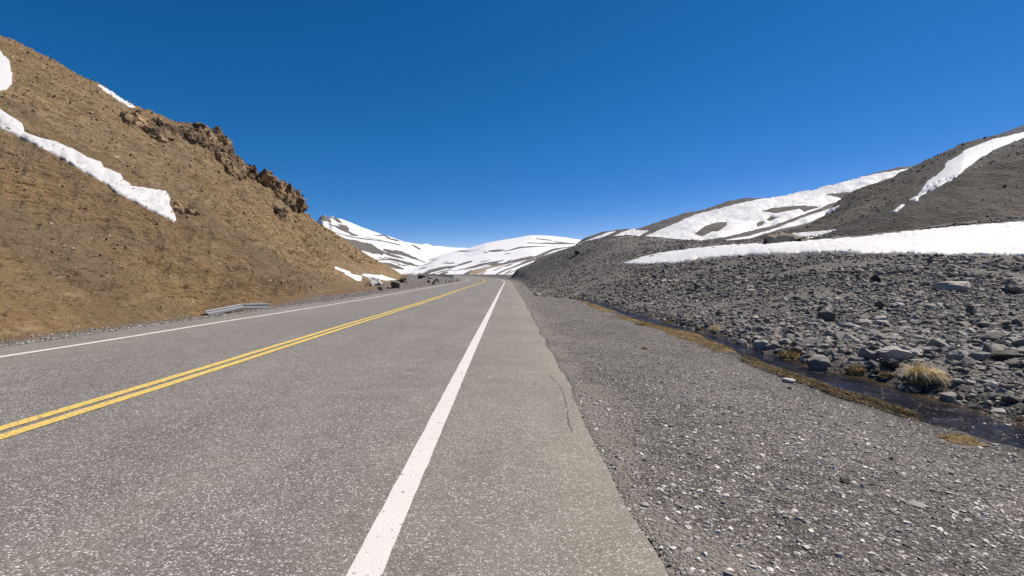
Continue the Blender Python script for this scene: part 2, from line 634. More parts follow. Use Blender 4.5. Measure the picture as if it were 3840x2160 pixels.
# crack near the right-hand pavement edge
cx = [(2062, 1405), (2078, 1425), (2095, 1440), (2110, 1468), (2118, 1500), (2130, 1530), (2128, 1560), (2138, 1600), (2151, 1630)]
cv, cf = [], []
cpts = []
road_bvh = BVHTree.FromPolygons([tuple(v.co) for v in road.data.vertices], [tuple(p.vertices) for p in road.data.polygons])
for (x, y) in cx:
    q = road_bvh.ray_cast(Vector((0, 0, EYE)), Vector(ray(x, y)).normalized())[0]
    if q is not None:
        cpts.append((q.x, q.y))
dens = []
for (a, b) in zip(cpts[:-1], cpts[1:]):
    for q in np.linspace(0, 1, 6)[:-1]:
        dens.append((a[0] + (b[0] - a[0]) * q + random.uniform(-.012, .012), a[1] + (b[1] - a[1]) * q))
for i, (x, y) in enumerate(dens):
    w = random.uniform(0.0012, 0.0048) * (0.4 if i in (0, len(dens) - 1) else 1)
    h_ = road_bvh.ray_cast(Vector((x, y, 2)), Vector((0, 0, -1)))[0]
    zz = (h_.z if h_ is not None else cv[-1][2]) + 0.002
    cv += [(x - w, y, zz), (x + w, y, zz)]
    if i and i % 17 not in (9, 10):
        cf.append((2 * i - 2, 2 * i - 1, 2 * i + 1, 2 * i))
tag(mesh_obj('road_crack', cv, cf, M['crack']), kind='structure')

# ------------------------------------------------------------------ terrain


def water_level(Y):
    return -0.40 + 0.004 * np.asarray(Y, float)


def on_water(x, y):
    d = ray(x, y)
    tx, tz = d[0] / d[1], d[2] / d[1]
    Y = (EYE + 0.40) / (0.004 - tz)
    return tx * Y, Y


def r5(p):
    return (1900 + .427 * p[0], 950 + .427 * p[1])


def r7(p):
    return (2600 + .5936 * p[0], 1300 + .5936 * p[1])


def r6(p):
    return (2840 + .414 * p[0], 900 + .414 * p[1])


NEAR = [r5(p) for p in [(560, 385), (640, 415), (820, 472), (1000, 535), (1120, 590), (1250, 625), (1330, 655), (1500, 690), (1700, 730), (1830, 800), (2000, 880), (2100, 950), (2250, 1000)]] + \
       [r7(p) for p in [(700, 235), (900, 315), (1100, 375), (1350, 460), (1520, 525), (1700, 560), (1810, 625), (2089, 690)]]
FAR = [r5(p) for p in [(570, 372), (700, 400), (850, 440), (1000, 500), (1200, 550), (1370, 600), (1550, 655), (1700, 700), (1870, 755)]] + \
      [r7(p) for p in [(400, 20), (560, 70), (730, 140), (900, 165), (1100, 215), (1250, 270), (1450, 310), (1700, 390), (1900, 450), (2089, 500)]]


def bank(lst):
    a = np.array([on_water(*p) for p in lst])
    a = a[np.argsort(a[:, 1])]
    Yq = np.r_[-8, 2.0, a[:, 1], 46]
    Xq = np.r_[a[0, 0] + .9, a[0, 0] + .2, a[:, 0], a[-1, 0] - .1]
    return Yq, Xq


NB, FB = bank(NEAR), bank(FAR)


def xn(Y):
    return np.interp(Y, *NB)


def xf(Y):
    return np.maximum(np.interp(Y, *FB), xn(Y) + 0.12)


TP = []
for Y in (-4, 0, 3, 5, 7, 10, 14, 20, 28, 37):
    TP.append((float(xf(Y)) + 0.6, Y, float(water_level(Y)) + 0.16))
for Y in (45, 55, 65, 80, 95, 110, 130):
    P = road_pt(Y, 6.6)
    TP.append((P[0], P[1], P[2] - 0.05))
for q in [(3840, 954, 24), (3840, 835, 34), (3840, 1250, 12.5), (3840, 1090, 18),
          (3131, 942, 30), (3131, 905, 40), (3131, 1120, 18), (3131, 1020, 24), (3480, 948, 26.5), (3480, 868, 37), (3480, 1180, 14), (3480, 1050, 20),
          (2683, 969, 38), (2683, 927, 48), (2760, 1100, 24), (2683, 1030, 31), (2460, 985, 46), (2460, 954, 52), (2326, 992, 52), (2330, 1060, 38), (2450, 1040, 38),
          (1904, 1029, 120), (1950, 1006, 114), (2014, 972, 106), (2090, 943, 97), (2157, 920, 89), (2225, 902, 81), (2290, 893, 75), (2440, 894, 78), (2640, 905, 84), (2800, 914, 92), (2850, 925, 70),
          (2150, 1010, 64), (2230, 960, 68), (2360, 930, 64), (2050, 1040, 72), (2100, 1075, 50), (2200, 1035, 50), (1980, 1035, 95),
          (4300, 960, 19), (4300, 820, 28), (4800, 940, 15), (4800, 760, 25)]:
    TP.append(tuple(pt(*q)))
for (x, y, Y) in [(2014, 972, 106), (2157, 920, 89), (2290, 893, 75), (2440, 894, 78), (2640, 905, 84), (2800, 914, 92)]:
    p = pt(x, y, Y)
    TP.append((p[0] + 6, p[1] + 26, max(p[2] - 3.6, 0.3)))
TP += [(60, 20, 7), (60, 0, 5), (60, 60, 10), (45, -5, 3.4), (25, -5, 1.8), (12, -5, .3)]
TP += [(1, 138, .9), (7, 138, 1.6), (14, 136, 2.4), (-5, 150, 1.2), (4, 150, 1.2), (22, 130, 2.5)]
TP = np.array(TP)
TSC = 30.0
_A = TP[:, :2] / TSC


def _U(r2):
    return np.where(r2 > 1e-12, 0.5 * r2 * np.log(np.maximum(r2, 1e-12)), 0)


_n = len(TP)
_K = _U(((_A[:, None] - _A[None]) ** 2).sum(-1)) + 2e-4 * np.eye(_n)
_Pm = np.c_[np.ones(_n), _A]
_L = np.zeros((_n + 3, _n + 3))
_L[:_n, :_n] = _K
_L[:_n, _n:] = _Pm
_L[_n:, :_n] = _Pm.T
_w = np.linalg.solve(_L, np.r_[TP[:, 2], 0, 0, 0])


def tps(X, Y):
    out = np.empty(len(X))
    for i in range(0, len(X), 20000):
        q = np.c_[X[i:i + 20000], Y[i:i + 20000]] / TSC
        out[i:i + 20000] = _U(((q[:, None] - _A[None]) ** 2).sum(-1)) @ _w[:_n] + _w[_n] + q @ _w[_n + 1:]
    return out


def terrain_z(X, Y, detail=True):
    X = np.asarray(X, float).ravel()
    Y = np.asarray(Y, float).ravel()
    s, u, zr = road_su(X, Y)
    ue = edge_r(s)
    d = u - ue
    wl_ = water_level(Y)
    a, b = xn(Y), xf(Y)
    t = np.clip(tps(X, Y), -0.6, 11)
    t = t + (np.interp(Y, [0, 400], [1.2, 3.6]) - t) * smooth(120, 142, Y)
    P = np.c_[X, Y, np.zeros(len(X))]
    if detail:
        t = t + 0.10 * fbm(P * 0.55, 3, 21) * smooth(0, 3, X - b)
    # shoulder between pavement edge and the water
    e = X - d                                     # approx. x of the pavement edge
    f = np.clip((X - e) / np.maximum(a - e, 0.4), 0, 1)
    sh = zr - 0.035 + (wl_ + 0.05 - zr + 0.035) * (0.25 * f + 0.75 * f * f)
    bed = wl_ - 0.10
    lower = np.where(X < a, sh, bed)
    lower = np.where((X >= a) & (X < a + .15), sh + (bed - sh) * smooth(0, .15, X - a), lower)
    g = smooth(0, 0.55, X - b)
    near = np.where(X < b - .1, lower, bed + (np.maximum(t, wl_ + 0.05) - bed) * smooth(-.1, .55, X - b))
    # beyond the head of the stream the slope starts at the shoulder
    far = (zr - 0.04) + (t - zr + 0.04) * smooth(0.5, 3.2, d)
    k = smooth(33, 40, Y)
    right = near * (1 - k) + far * k
    left = zr - 0.05 - 0.10 * smooth(0, 3, -(u + HALF + 1.2)) + (0.10 * fbm(P * 0.5, 3, 31) * smooth(0.3, 3.5, -(u + HALF + 1.25)))
    z = np.where(u > ue, right, np.where(u < -(HALF + 1.15), left, zr - 0.06))
    if detail:
        off = smooth(0.1, 0.8, np.maximum(d, -(u + HALF + 1.2)))
        z = z + off * (0.012 * vnoise(P * 6, 9) + 0.02 * vnoise(P * 1.7, 12))
    return z


def spaced(lo, hi, fine_lo, fine_hi, step, grow):
    a = list(np.arange(fine_lo, fine_hi, step))
    s_ = step
    while a[-1] < hi:
        s_ *= grow
        a.append(a[-1] + s_)
    s_ = step
    while a[0] > lo:
        s_ *= grow
        a.insert(0, a[0] - s_)
    return np.array(a)


gx = spaced(-75, 80, -0.2, 9.0, 0.07, 1.05)
gy = spaced(-8, 400, 1.2, 10.0, 0.08, 1.022)
GX, GY = np.meshgrid(gx, gy)
GZ = terrain_z(GX, GY)
_s, _u, _ = road_su(GX.ravel(), GY.ravel())
_pe = np.c_[GX.ravel(), GY.ravel(), 0 * GX.ravel()]
hill_foot = np.interp(_s, [-10, 10, 16.5, 26, 36, 42, 50, 75, 115, 400], [-6.0, -6.0, -5.6, -7.6, -8.8, -8.6, -9.0, -13.2, -16.6, -17])
earth = np.clip(smooth(1.3, 0.0, (_u - hill_foot) + 0.9 * fbm(_pe * 0.8, 3, 77)), 0, 1) * (_u < -4.6) * smooth(80, 50, _s)
wet = smooth(0.55, 0.05, np.maximum(xn(GY.ravel()) - GX.ravel(), GX.ravel() - xf(GY.ravel()) - .2)) * smooth(39, 34, GY.ravel())
_du = _u - edge_r(_s)
_dl = edge_l(_s) - _u
dust = 0.8 * smooth(.6, 0, _du + .35 * fbm(_pe * 2.5, 3, 78)) * (_du > -.5) + 0.6 * smooth(.5, 0, _dl + .3 * fbm(_pe * 2, 3, 79)) * (_dl > -.5)
terrain = mesh_obj('ground', np.c_[GX.ravel(), GY.ravel(), GZ], grid_faces(len(gy), len(gx)), M['gravel'], shade_smooth=True, attrs=dict(earth=earth, wet=wet, dust=dust))
tag(terrain, kind='structure')
_big = 9000.0
tag(mesh_obj('ground_plain', [(-_big, -_big, -3.5), (_big, -_big, -3.5), (_big, _big, -3.5), (-_big, _big, -3.5)], [(0, 1, 2, 3)], M['gravel'], attrs=dict(earth=np.zeros(4), wet=np.zeros(4), dust=np.zeros(4))), kind='structure')


def bvh_of(o):
    me = o.data
    n = len(me.vertices)
    co = np.zeros(n * 3, np.float32)
    me.vertices.foreach_get('co', co)
    return BVHTree.FromPolygons(co.reshape(-1, 3).tolist(), [tuple(p.vertices) for p in me.polygons])


BV = dict(ground=bvh_of(terrain))
sx, sy = np.arange(4, 79, .45), np.arange(8, 100, .5)
SX, SY = np.meshgrid(sx, sy)
sg = mesh_obj('tmp', np.c_[SX.ravel(), SY.ravel(), terrain_z(SX, SY, False)], grid_faces(len(sy), len(sx)))
BV['ground_s'] = bvh_of(sg)
bpy.data.objects.remove(sg)
EYEV = Vector((0, 0, EYE))


def hit(x, y, *names):
    d = Vector(ray(x, y)).normalized()
    best = None
    for n in names:
        h = BV[n].ray_cast(EYEV, d)
        if h[0] is not None and (best is None or h[3] < best[2]):
            best = (h[0], h[1], h[3])
    return best


def seg_dist(p, line):
    """distance of pixel points to a polyline"""
    best = np.full(len(p), 1e9)
    L_ = np.array(line, float)
    for a, b in zip(L_[:-1], L_[1:]):
        d = b - a
        t = np.clip(((p - a) @ d) / (d @ d), 0, 1)
        best = np.minimum(best, np.hypot(*(p - a - t[:, None] * d).T))
    return best


def components(nv, faces):
    lab = np.arange(nv)
    while True:
        m = lab[faces].min(1)
        new = lab.copy()
        for k in range(faces.shape[1]):
            np.minimum.at(new, faces[:, k], m)
        new = new[new]
        if (new == lab).all():
            return lab
        lab = new


def inside(p, poly):
    x, y = p[:, 0], p[:, 1]
    r = np.zeros(len(p), bool)
    Q = np.array(poly)
    j = len(Q) - 1
    for i in range(len(Q)):
        c = ((Q[i, 1] > y) != (Q[j, 1] > y)) & (x < (Q[j, 0] - Q[i, 0]) * (y - Q[i, 1]) / (Q[j, 1] - Q[i, 1] + 1e-12) + Q[i, 0])
        r ^= c
        j = i
    return r


def L1(p):
    return (.828 * p[0], 100 + .828 * p[1])


def r2b(p):
    return (1000 + .1941 * p[0], 980 + .1941 * p[1])


def r4(p):
    return (2200 + .6366 * p[0], 450 + .6366 * p[1])


def r7b(p):
    return (3100 + .3175 * p[0], 400 + .3175 * p[1])


def r3(p):
    return (1200 + .427 * p[0], 750 + .427 * p[1])


GULLY = np.array([L1(p) for p in [(-420, 170), (0, 365), (112, 470), (245, 510), (455, 605), (600, 715), (760, 735), (812, 890), (750, 880), (600, 800), (400, 680), (200, 565), (0, 470), (-420, 250)]])
TOPP = np.array([L1(p) for p in [(-300, 50), (0, 105), (60, 190), (62, 270), (0, 300), (-300, 260)]])


CH = np.array([r7b(p) for p in [(3300, 40), (2331, 280), (1600, 510), (1380, 690), (1100, 1000), (930, 1130), (1100, 1120), (1500, 870), (1960, 520), (2331, 380), (3300, 170)]])
TOE = np.array([r2b(p) for p in [(1250, 60), (1650, 150), (2200, 220), (2560, 340), (2560, 420), (2200, 520), (1800, 500), (1450, 300), (1250, 180)]])


def calm_of(*polys):
    def f(px):
        c = np.ones(len(px))
        sel = (px[:, 0] > -1300) & (px[:, 0] < 5200)
        q = px[sel]
        for P_ in polys:
            d = seg_dist(q, np.r_[P_, P_[:1]])
            d[inside(q, P_)] = 0
            c[sel] = np.minimum(c[sel], smooth(2, 26, d))
        return c
    return f


# ------------------------------------------------------------------ hills lofted from foot to ridge
def loft(name, xs, foot, ridge, mat, nv, bulge=None, noise=(), attrs=None, back=(25, -8), profile=1.0, kind='structure', extra_rows=14, extra=None, calm=None):
    """foot / ridge: lists of (x, y, Y); hill surface between them in depth, with its far side"""
    fx, fy, fY = np.array(foot, float).T
    rx, ry, rY = np.array(ridge, float).T
    A = np.array([pt(x, np.interp(x, fx, fy), np.interp(x, fx, fY)) for x in xs])
    B = np.array([pt(x, np.interp(x, rx, ry), np.interp(x, rx, rY)) for x in xs])
    v = np.linspace(0, 1, nv)
    rows = []
    for t in v:
        q = A + (B - A) * t
        q[:, 2] = A[:, 2] + (B[:, 2] - A[:, 2]) * (t ** profile)
        rows.append(q)
    rows = np.array(rows)                            # nv, nx, 3
    under = rows[0] - (rows[1] - rows[0]) * 2.0
    under[:, 2] -= 0.6 * np.maximum(0.2, np.abs(rows[-1, :, 1] - rows[0, :, 1]) * 0.04)
    nb = extra_rows
    bk = []
    for i in range(1, nb + 1):
        t = i / nb
        q = B.copy()
        q[:, 1] += back[0] * t
        q[:, 0] += back[0] * t * (B[:, 0] / np.maximum(B[:, 1], 1))
        q[:, 2] += back[1] * (t ** 1.3)
        bk.append(q)
    allr = np.concatenate([under[None], rows, np.array(bk)], 0)
    n, m = allr.shape[:2]
    V = allr.reshape(-1, 3)
    G = grid_faces(n, m)
    # normals
    du = np.gradient(allr, axis=1)
    dv = np.gradient(allr, axis=0)
    N = np.cross(du, dv).reshape(-1, 3)
    N /= np.maximum(np.linalg.norm(N, axis=1, keepdims=True), 1e-9)
    N[N[:, 2] < 0] *= -1
    px = proj(V)
    rowv = np.repeat(np.r_[-0.1, v, np.full(nb, 1.0)], m)
    fade = smooth(0.0, 0.06, rowv)
    off = np.zeros(len(V))
    cf_ = calm(px) if calm else 1.0
    for q_, (sc, amp, oc, seed, st) in enumerate(noise):
        off += amp * fbm(V * np.array(st) * sc, oc, seed) * (cf_ if q_ else 1.0)
    if extra:
        off += extra(px, V)
    if bulge:
        off += bulge(px)
    V = V + N * (off * fade)[:, None]
    at = {k: f(px, V, rowv) for k, f in (attrs or {}).items()}
    o = mesh_obj(name, V, G, mat, shade_smooth=True, attrs=at)
    tag(o, kind=kind)
    return o, V, N, px, rowv


# --- brown hill on the left
LH_FOOT = [(-2600, 1500, 5.0), (-1500, 1440, 5.9), (-600, 1352, 7.6), (0, 1277, 10.1), (300, 1243, 12.2), (775, 1185, 16.8), (1000, 1133, 25.8), (1174, 1107, 36), (1291, 1094, 43), (1365, 1079, 52), (1430, 1063, 74), (1470, 1053, 92), (1505, 1042, 112), (1530, 1039, 122)]
LH_RIDGE = [(-2600, -500, 34), (-1500, -330, 38), (-600, -130, 44), (0, 127, 50), (194, 216, 52), (298, 273, 53), (388, 318, 55), (492, 383, 57), (541, 403, 58), (626, 440, 60), (700, 476, 62), (760, 510, 64), (820, 545, 65), (850, 580, 66), (905, 640, 69), (960, 664, 71), (1003, 686, 73), (1044, 715, 76), (1075, 735, 78), (1110, 762, 80), (1137, 787, 82), (1172, 818, 85), (1220, 852, 89), (1260, 878, 92), (1330, 928, 100), (1420, 986, 108), (1505, 1034, 118), (1530, 1038, 124)]
CREST = [(-600, 190), (0, 492), (150, 575), (300, 660), (450, 745), (560, 800), (670, 845), (835, 905), (1040, 985), (1270, 1065)]


def left_bulge(px):
    d = np.zeros(len(px))
    yc = np.interp(px[:, 0], *np.array(CREST).T)
    dy = px[:, 1] - yc                               # below the crest: positive
    amp = np.interp(px[:, 0], [-600, 0, 700, 1040, 1270], [1.6, 1.5, 1.1, .4, 0])
    d += amp * smooth(260, 20, dy) * smooth(-10, 18, dy)
    d -= 0.35 * amp * smooth(20, -12, dy) * smooth(-140, -40, dy)
    return d


def left_grey(px, V, rowv):
    yc = np.interp(px[:, 0], *np.array(CREST).T)
    dy = px[:, 1] - yc
    n = fbm(V * 0.25, 3, 5)
    g = smooth(220, 20, dy + 70 * n) * smooth(-10, 25, dy)
    g = np.maximum(g * 0.5, smooth(0.15, 0.6, fbm(V * np.array([.12, .12, .2]), 3, 41)) * 0.45)
    return np.clip(g, 0, 1)


def left_rocky(px, V, rowv):
    yc = np.interp(px[:, 0], *np.array(CREST).T)
    return smooth(15, -25, px[:, 1] - yc) * smooth(.9, .2, np.abs(fbm(V * .08, 2, 66)))


def left_ledges(px, V):
    yc = np.interp(px[:, 0], *np.array(CREST).T)
    w = smooth(450, 900, px[:, 0]) * smooth(25, -40, px[:, 1] - yc) * smooth(1250, 1160, px[:, 0])
    q = V * np.array([.22, .22, 1.0]) + 0.5 * np.c_[fbm(V * .5, 2, 8), fbm(V * .5 + 9, 2, 9), fbm(V * .5 + 5, 2, 7)]
    r = 1 - 2.2 * np.abs(vnoise(q, 44))
    r2 = 1 - 2.2 * np.abs(vnoise(q * 2.3 + 7, 45))
    return w * (0.34 * r + 0.2 * r2) * smooth(-.5, .3, fbm(V * .15, 2, 46))


lx = np.concatenate([np.linspace(-2600, -200, 50)[:-1], np.arange(-200, 1531, 4.0)])
HILL_NOISE = [(0.07, 0.45, 1, 51, (1, 1, 1)), (0.3, 0.14, 3, 50, (1, 1, 1)), (0.8, 0.15, 3, 52, (1, 1, 1.6)), (2.2, 0.10, 3, 53, (1, 1, 1.8))]
lefthill, LV, LN, LPX, LROW = loft('hill', lx, LH_FOOT, LH_RIDGE, M['hill'], 230, left_bulge, HILL_NOISE, dict(grey=left_grey, rocky=left_rocky), back=(26, -9), extra=left_ledges, calm=calm_of(GULLY, TOPP, TOE))
BV['left'] = bvh_of(lefthill)
_o, *_q = loft('tmp', lx, LH_FOOT, LH_RIDGE, None, 110, left_bulge, [(0.07, 0.45, 1, 51, (1, 1, 1))], {}, back=(26, -9))
BV['left_s'] = bvh_of(_o)
bpy.data.objects.remove(_o)


# --- dark hill on the right
A_FOOT = [(2700, 935, 66), (2773, 925, 60), (2932, 918, 52), (3131, 915, 43), (3429, 885, 38), (3840, 846, 36), (4300, 815, 31), (5000, 760, 26)]
A_RIDGE = [(2700, 915, 92), (2773, 907, 96), (2932, 864, 104), (3021, 838, 108), (3100, 797, 114), (3161, 758, 120), (3219, 724, 124), (3314, 679, 130), (3416, 628, 134), (3537, 568, 132), (3613, 533, 130), (3728, 510, 126), (3840, 495, 122), (4300, 400, 110), (5000, 250, 100)]
A2 = [r7b(p) for p in [(-800, 1750), (200, 1450), (430, 1370), (640, 1290), (840, 1230), (1000, 1180), (1130, 1130), (1380, 1060), (1600, 1000), (1900, 900), (2331, 810), (3200, 640)]]


def a_bulge(px):
    yc = np.interp(px[:, 0], *np.array(A2).T)
    dy = px[:, 1] - yc
    amp = np.interp(px[:, 0], [2900, 3300, 4000], [.3, 1.5, 3.0])
    return amp * (smooth(120, 15, dy) * smooth(-8, 12, dy) - 0.4 * smooth(20, -10, dy) * smooth(-110, -30, dy))


def a_tan(px, V, rowv):
    yc = np.interp(px[:, 0], *np.array(A2).T)
    dy = px[:, 1] - yc
    n = fbm(V * 0.12, 3, 15)
    gully = smooth(-75, -25, dy + 18 * n) * smooth(3, -6, dy) * smooth(2850, 3200, px[:, 0]) * smooth(3750, 3560, px[:, 0])
    low = 0.32 * smooth(0, 60, dy) * smooth(3300, 3840, px[:, 0]) * smooth(-0.2, 0.5, n)
    return np.clip(0.75 * gully + low, 0, 1)


ax_ = np.concatenate([np.arange(2700, 3900, 4.5), np.linspace(3900, 5000, 40)])
darkhill, AV, AN, APX, AROW = loft('hill', ax_, A_FOOT, A_RIDGE, M['hill_dark'], 150, a_bulge, [(0.05, 1.2, 1, 61, (1, 1, 1)), (0.2, 0.25, 3, 60, (1, 1, 1)), (0.7, 0.22, 3, 62, (1, 1, 1))], dict(tan=a_tan), back=(60, -14), calm=calm_of(CH))
BV['dark'] = bvh_of(darkhill)
_o, *_q = loft('tmp', ax_, A_FOOT, A_RIDGE, None, 80, a_bulge, [(0.05, 1.2, 1, 61, (1, 1, 1))], {}, back=(60, -14))
BV['dark_s'] = bvh_of(_o)
bpy.data.objects.remove(_o)

# --- grey snowy hill behind it
B_FOOT = [(2000, 1040, 150), (2100, 1005, 150), (2150, 975, 150), (2200, 950, 150), (2700, 935, 150), (3000, 935, 160), (3500, 930, 175)]
B_RIDGE = [(2000, 1032, 330), (2100, 985, 310), (2150, 948, 300), (2200, 899, 290), (2264, 873, 280), (2315, 861, 276), (2391, 848, 270), (2582, 794, 265), (2773, 752, 262), (2843, 740, 260), (2932, 724, 258), (3091, 685, 255), (3257, 650, 252), (3416, 625, 250), (3500, 610, 250)]
bx_ = np.arange(2000, 3501, 5.0)
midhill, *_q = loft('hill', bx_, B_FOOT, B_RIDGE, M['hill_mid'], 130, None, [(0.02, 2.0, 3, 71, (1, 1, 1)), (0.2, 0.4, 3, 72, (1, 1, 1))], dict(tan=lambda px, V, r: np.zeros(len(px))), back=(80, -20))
BV['mid'] = bvh_of(midhill)

# --- far peak, its blue is distance haze put into the rock colour
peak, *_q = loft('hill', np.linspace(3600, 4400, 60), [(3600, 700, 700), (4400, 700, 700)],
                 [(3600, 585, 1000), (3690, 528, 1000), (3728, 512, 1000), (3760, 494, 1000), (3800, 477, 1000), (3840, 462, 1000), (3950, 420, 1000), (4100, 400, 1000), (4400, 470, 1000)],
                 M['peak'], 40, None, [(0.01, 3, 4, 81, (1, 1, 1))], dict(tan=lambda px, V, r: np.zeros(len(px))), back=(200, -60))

# --- snowy mountains at the head of the valley
M1_BANDS = [([(0, 165), (60, 180), (90, 195)], 22), ([(20, 150), (75, 170)], 16), ([(95, 160), (190, 212)], 13), ([(165, 228), (245, 272)], 20), ([(60, 205), (250, 285), (330, 325)], 9),
            ([(100, 265), (300, 335), (520, 395)], 7), ([(200, 335), (380, 400), (550, 445)], 28), ([(470, 335), (560, 330), (640, 365), (740, 382)], 9), ([(590, 350), (690, 365)], 6),
            ([(560, 430), (720, 460), (850, 500), (920, 532)], 13), ([(590, 445), (740, 492)], 12), ([(480, 482), (620, 492), (760, 535), (870, 552)], 20), ([(540, 535), (640, 560), (730, 580)], 24),
            ([(690, 552), (780, 556)], 5), ([(700, 405), (880, 452)], 5), ([(400, 345), (560, 400), (700, 430)], 6), ([(820, 386), (915, 402)], 6), ([(955, 402), (1010, 420)], 9), ([(250, 300), (330, 320)], 10)]
M2_BANDS = [([(890, 482), (1100, 460), (1400, 430)], 6), ([(1480, 445), (1620, 432)], 8), ([(1620, 440), (1760, 412), (1920, 402), (2085, 404)], 9), ([(1900, 343), (2030, 355)], 5),
            ([(1820, 374), (1980, 370), (2150, 378), (2260, 386)], 6), ([(2060, 362), (2270, 386)], 6), ([(860, 595), (930, 578)], 6), ([(740, 638), (830, 625)], 7),
            ([(880, 640), (1000, 600), (1100, 575), (1180, 562)], 20), ([(960, 645), (1060, 612), (1160, 590)], 10), ([(1050, 640), (1120, 624)], 18), ([(1170, 612), (1300, 578), (1420, 548), (1560, 520)], 16),
            ([(1180, 560), (1330, 520)], 10), ([(1400, 525), (1490, 505)], 7), ([(1240, 650), (1400, 612), (1550, 562), (1700, 522), (1860, 488)], 20), ([(1500, 556), (1590, 540)], 16),
            ([(1620, 578), (1720, 532), (1900, 492), (2050, 440), (2270, 396)], 14), ([(1520, 645), (1650, 604), (1800, 548), (1960, 492), (2230, 420)], 12), ([(1330, 645), (1480, 592), (1600, 562)], 20),
            ([(1440, 452), (1470, 452)], 5), ([(1620, 462), (1670, 460)], 4), ([(980, 520), (1030, 510)], 4), ([(700, 655), (1100, 662), (1600, 668)], 12), ([(1100, 545), (1180, 540)], 4)]


_rs = np.random.default_rng(5)
for _i in range(34):
    _x, _y, _l = _rs.uniform(820, 2000), _rs.uniform(520, 650), _rs.uniform(40, 150)
    M2_BANDS.append(([(_x, _y), (_x + _l * .5, _y - _l * .15), (_x + _l, _y - _l * .36)], _rs.uniform(3, 8)))
for _i in range(22):
    _x = _rs.uniform(200, 800)
    _y, _l = 330 + (_x - 200) * .25 + _rs.uniform(0, 170), _rs.uniform(40, 150)
    M1_BANDS.append(([(_x, _y), (_x + _l * .5, _y + _l * .14), (_x + _l, _y + _l * .32)], _rs.uniform(3, 7)))


def bands(lst):
    L_ = [([r3(q) for q in p], w * .427) for p, w in lst]

    def f(px, V, rowv):
        r = np.zeros(len(px))
        for p, w in L_:
            d = seg_dist(px, p)
            # taper towards both ends
            e0, e1 = np.array(p[0]), np.array(p[-1])
            t = np.clip(((px - e0) @ (e1 - e0)) / ((e1 - e0) @ (e1 - e0)), 0, 1)
            wl2 = w * 0.68 * (0.35 + 0.65 * np.sin(np.pi * np.clip(t, .06, .94)))
            r = np.maximum(r, np.clip(1 - (d / np.maximum(wl2, 1.2)) * 0.5, 0, 1))
        return r
    return f


m1r = [r3(p) for p in [(-260, 290), (-120, 250), (-30, 205), (0, 178), (20, 150), (42, 146), (62, 168), (85, 168), (103, 155), (128, 176), (180, 185), (250, 215), (350, 265), (440, 300), (520, 322), (560, 328), (640, 345), (740, 375), (830, 386), (900, 395), (960, 400), (1010, 420), (1120, 430), (1270, 432), (1500, 450)]]
m1, *_q = loft('mountain', np.arange(1090, 1840, 2.6), [(1090, 1045, 480), (1840, 1040, 480)], [(x, y, 950) for x, y in m1r], M['mountain'], 170, None,
               [(0.006, 7.0, 3, 91, (1, 1, 1))], dict(rock=bands(M1_BANDS), tan=lambda px, V, r: np.zeros(len(px))), back=(200, -60))
m2r = [r3(p) for p in [(560, 640), (690, 606), (800, 577), (900, 546), (1000, 500), (1150, 458), (1270, 432), (1450, 376), (1600, 350), (1800, 319), (1860, 314), (1990, 319), (2150, 321), (2270, 334), (2400, 352), (2600, 375), (2800, 420)]]
m2, *_q = loft('mountain', np.arange(1440, 2390, 2.6), [(1440, 1040, 360), (2390, 1036, 360)], [(x, y, 700) for x, y in m2r], M['mountain'], 170, None,
               [(0.008, 3.0, 3, 95, (1, 1, 1))], dict(rock=bands(M2_BANDS), tan=lambda px, V, r: smooth(14, 4, seg_dist(px, [r3(q) for q in [(1330, 645), (1480, 595), (1600, 565)]]))), back=(200, -60))


# ------------------------------------------------------------------ snow lying on the slopes
def roughen(poly, step, amp, seed):
    out = []
    n = len(poly)
    for i in range(n):
        a, b = np.array(poly[i]), np.array(poly[(i + 1) % n])
        k = max(1, int(np.hypot(*(b - a)) / step))
        for q in range(k):
            out.append(a + (b - a) * q / k)
    out = np.array(out)
    P = np.c_[out * 0.06, np.full(len(out), seed)]
    out = out + amp * np.c_[fbm(P, 3, seed), fbm(P + 50, 3, seed + 7)]
    return out


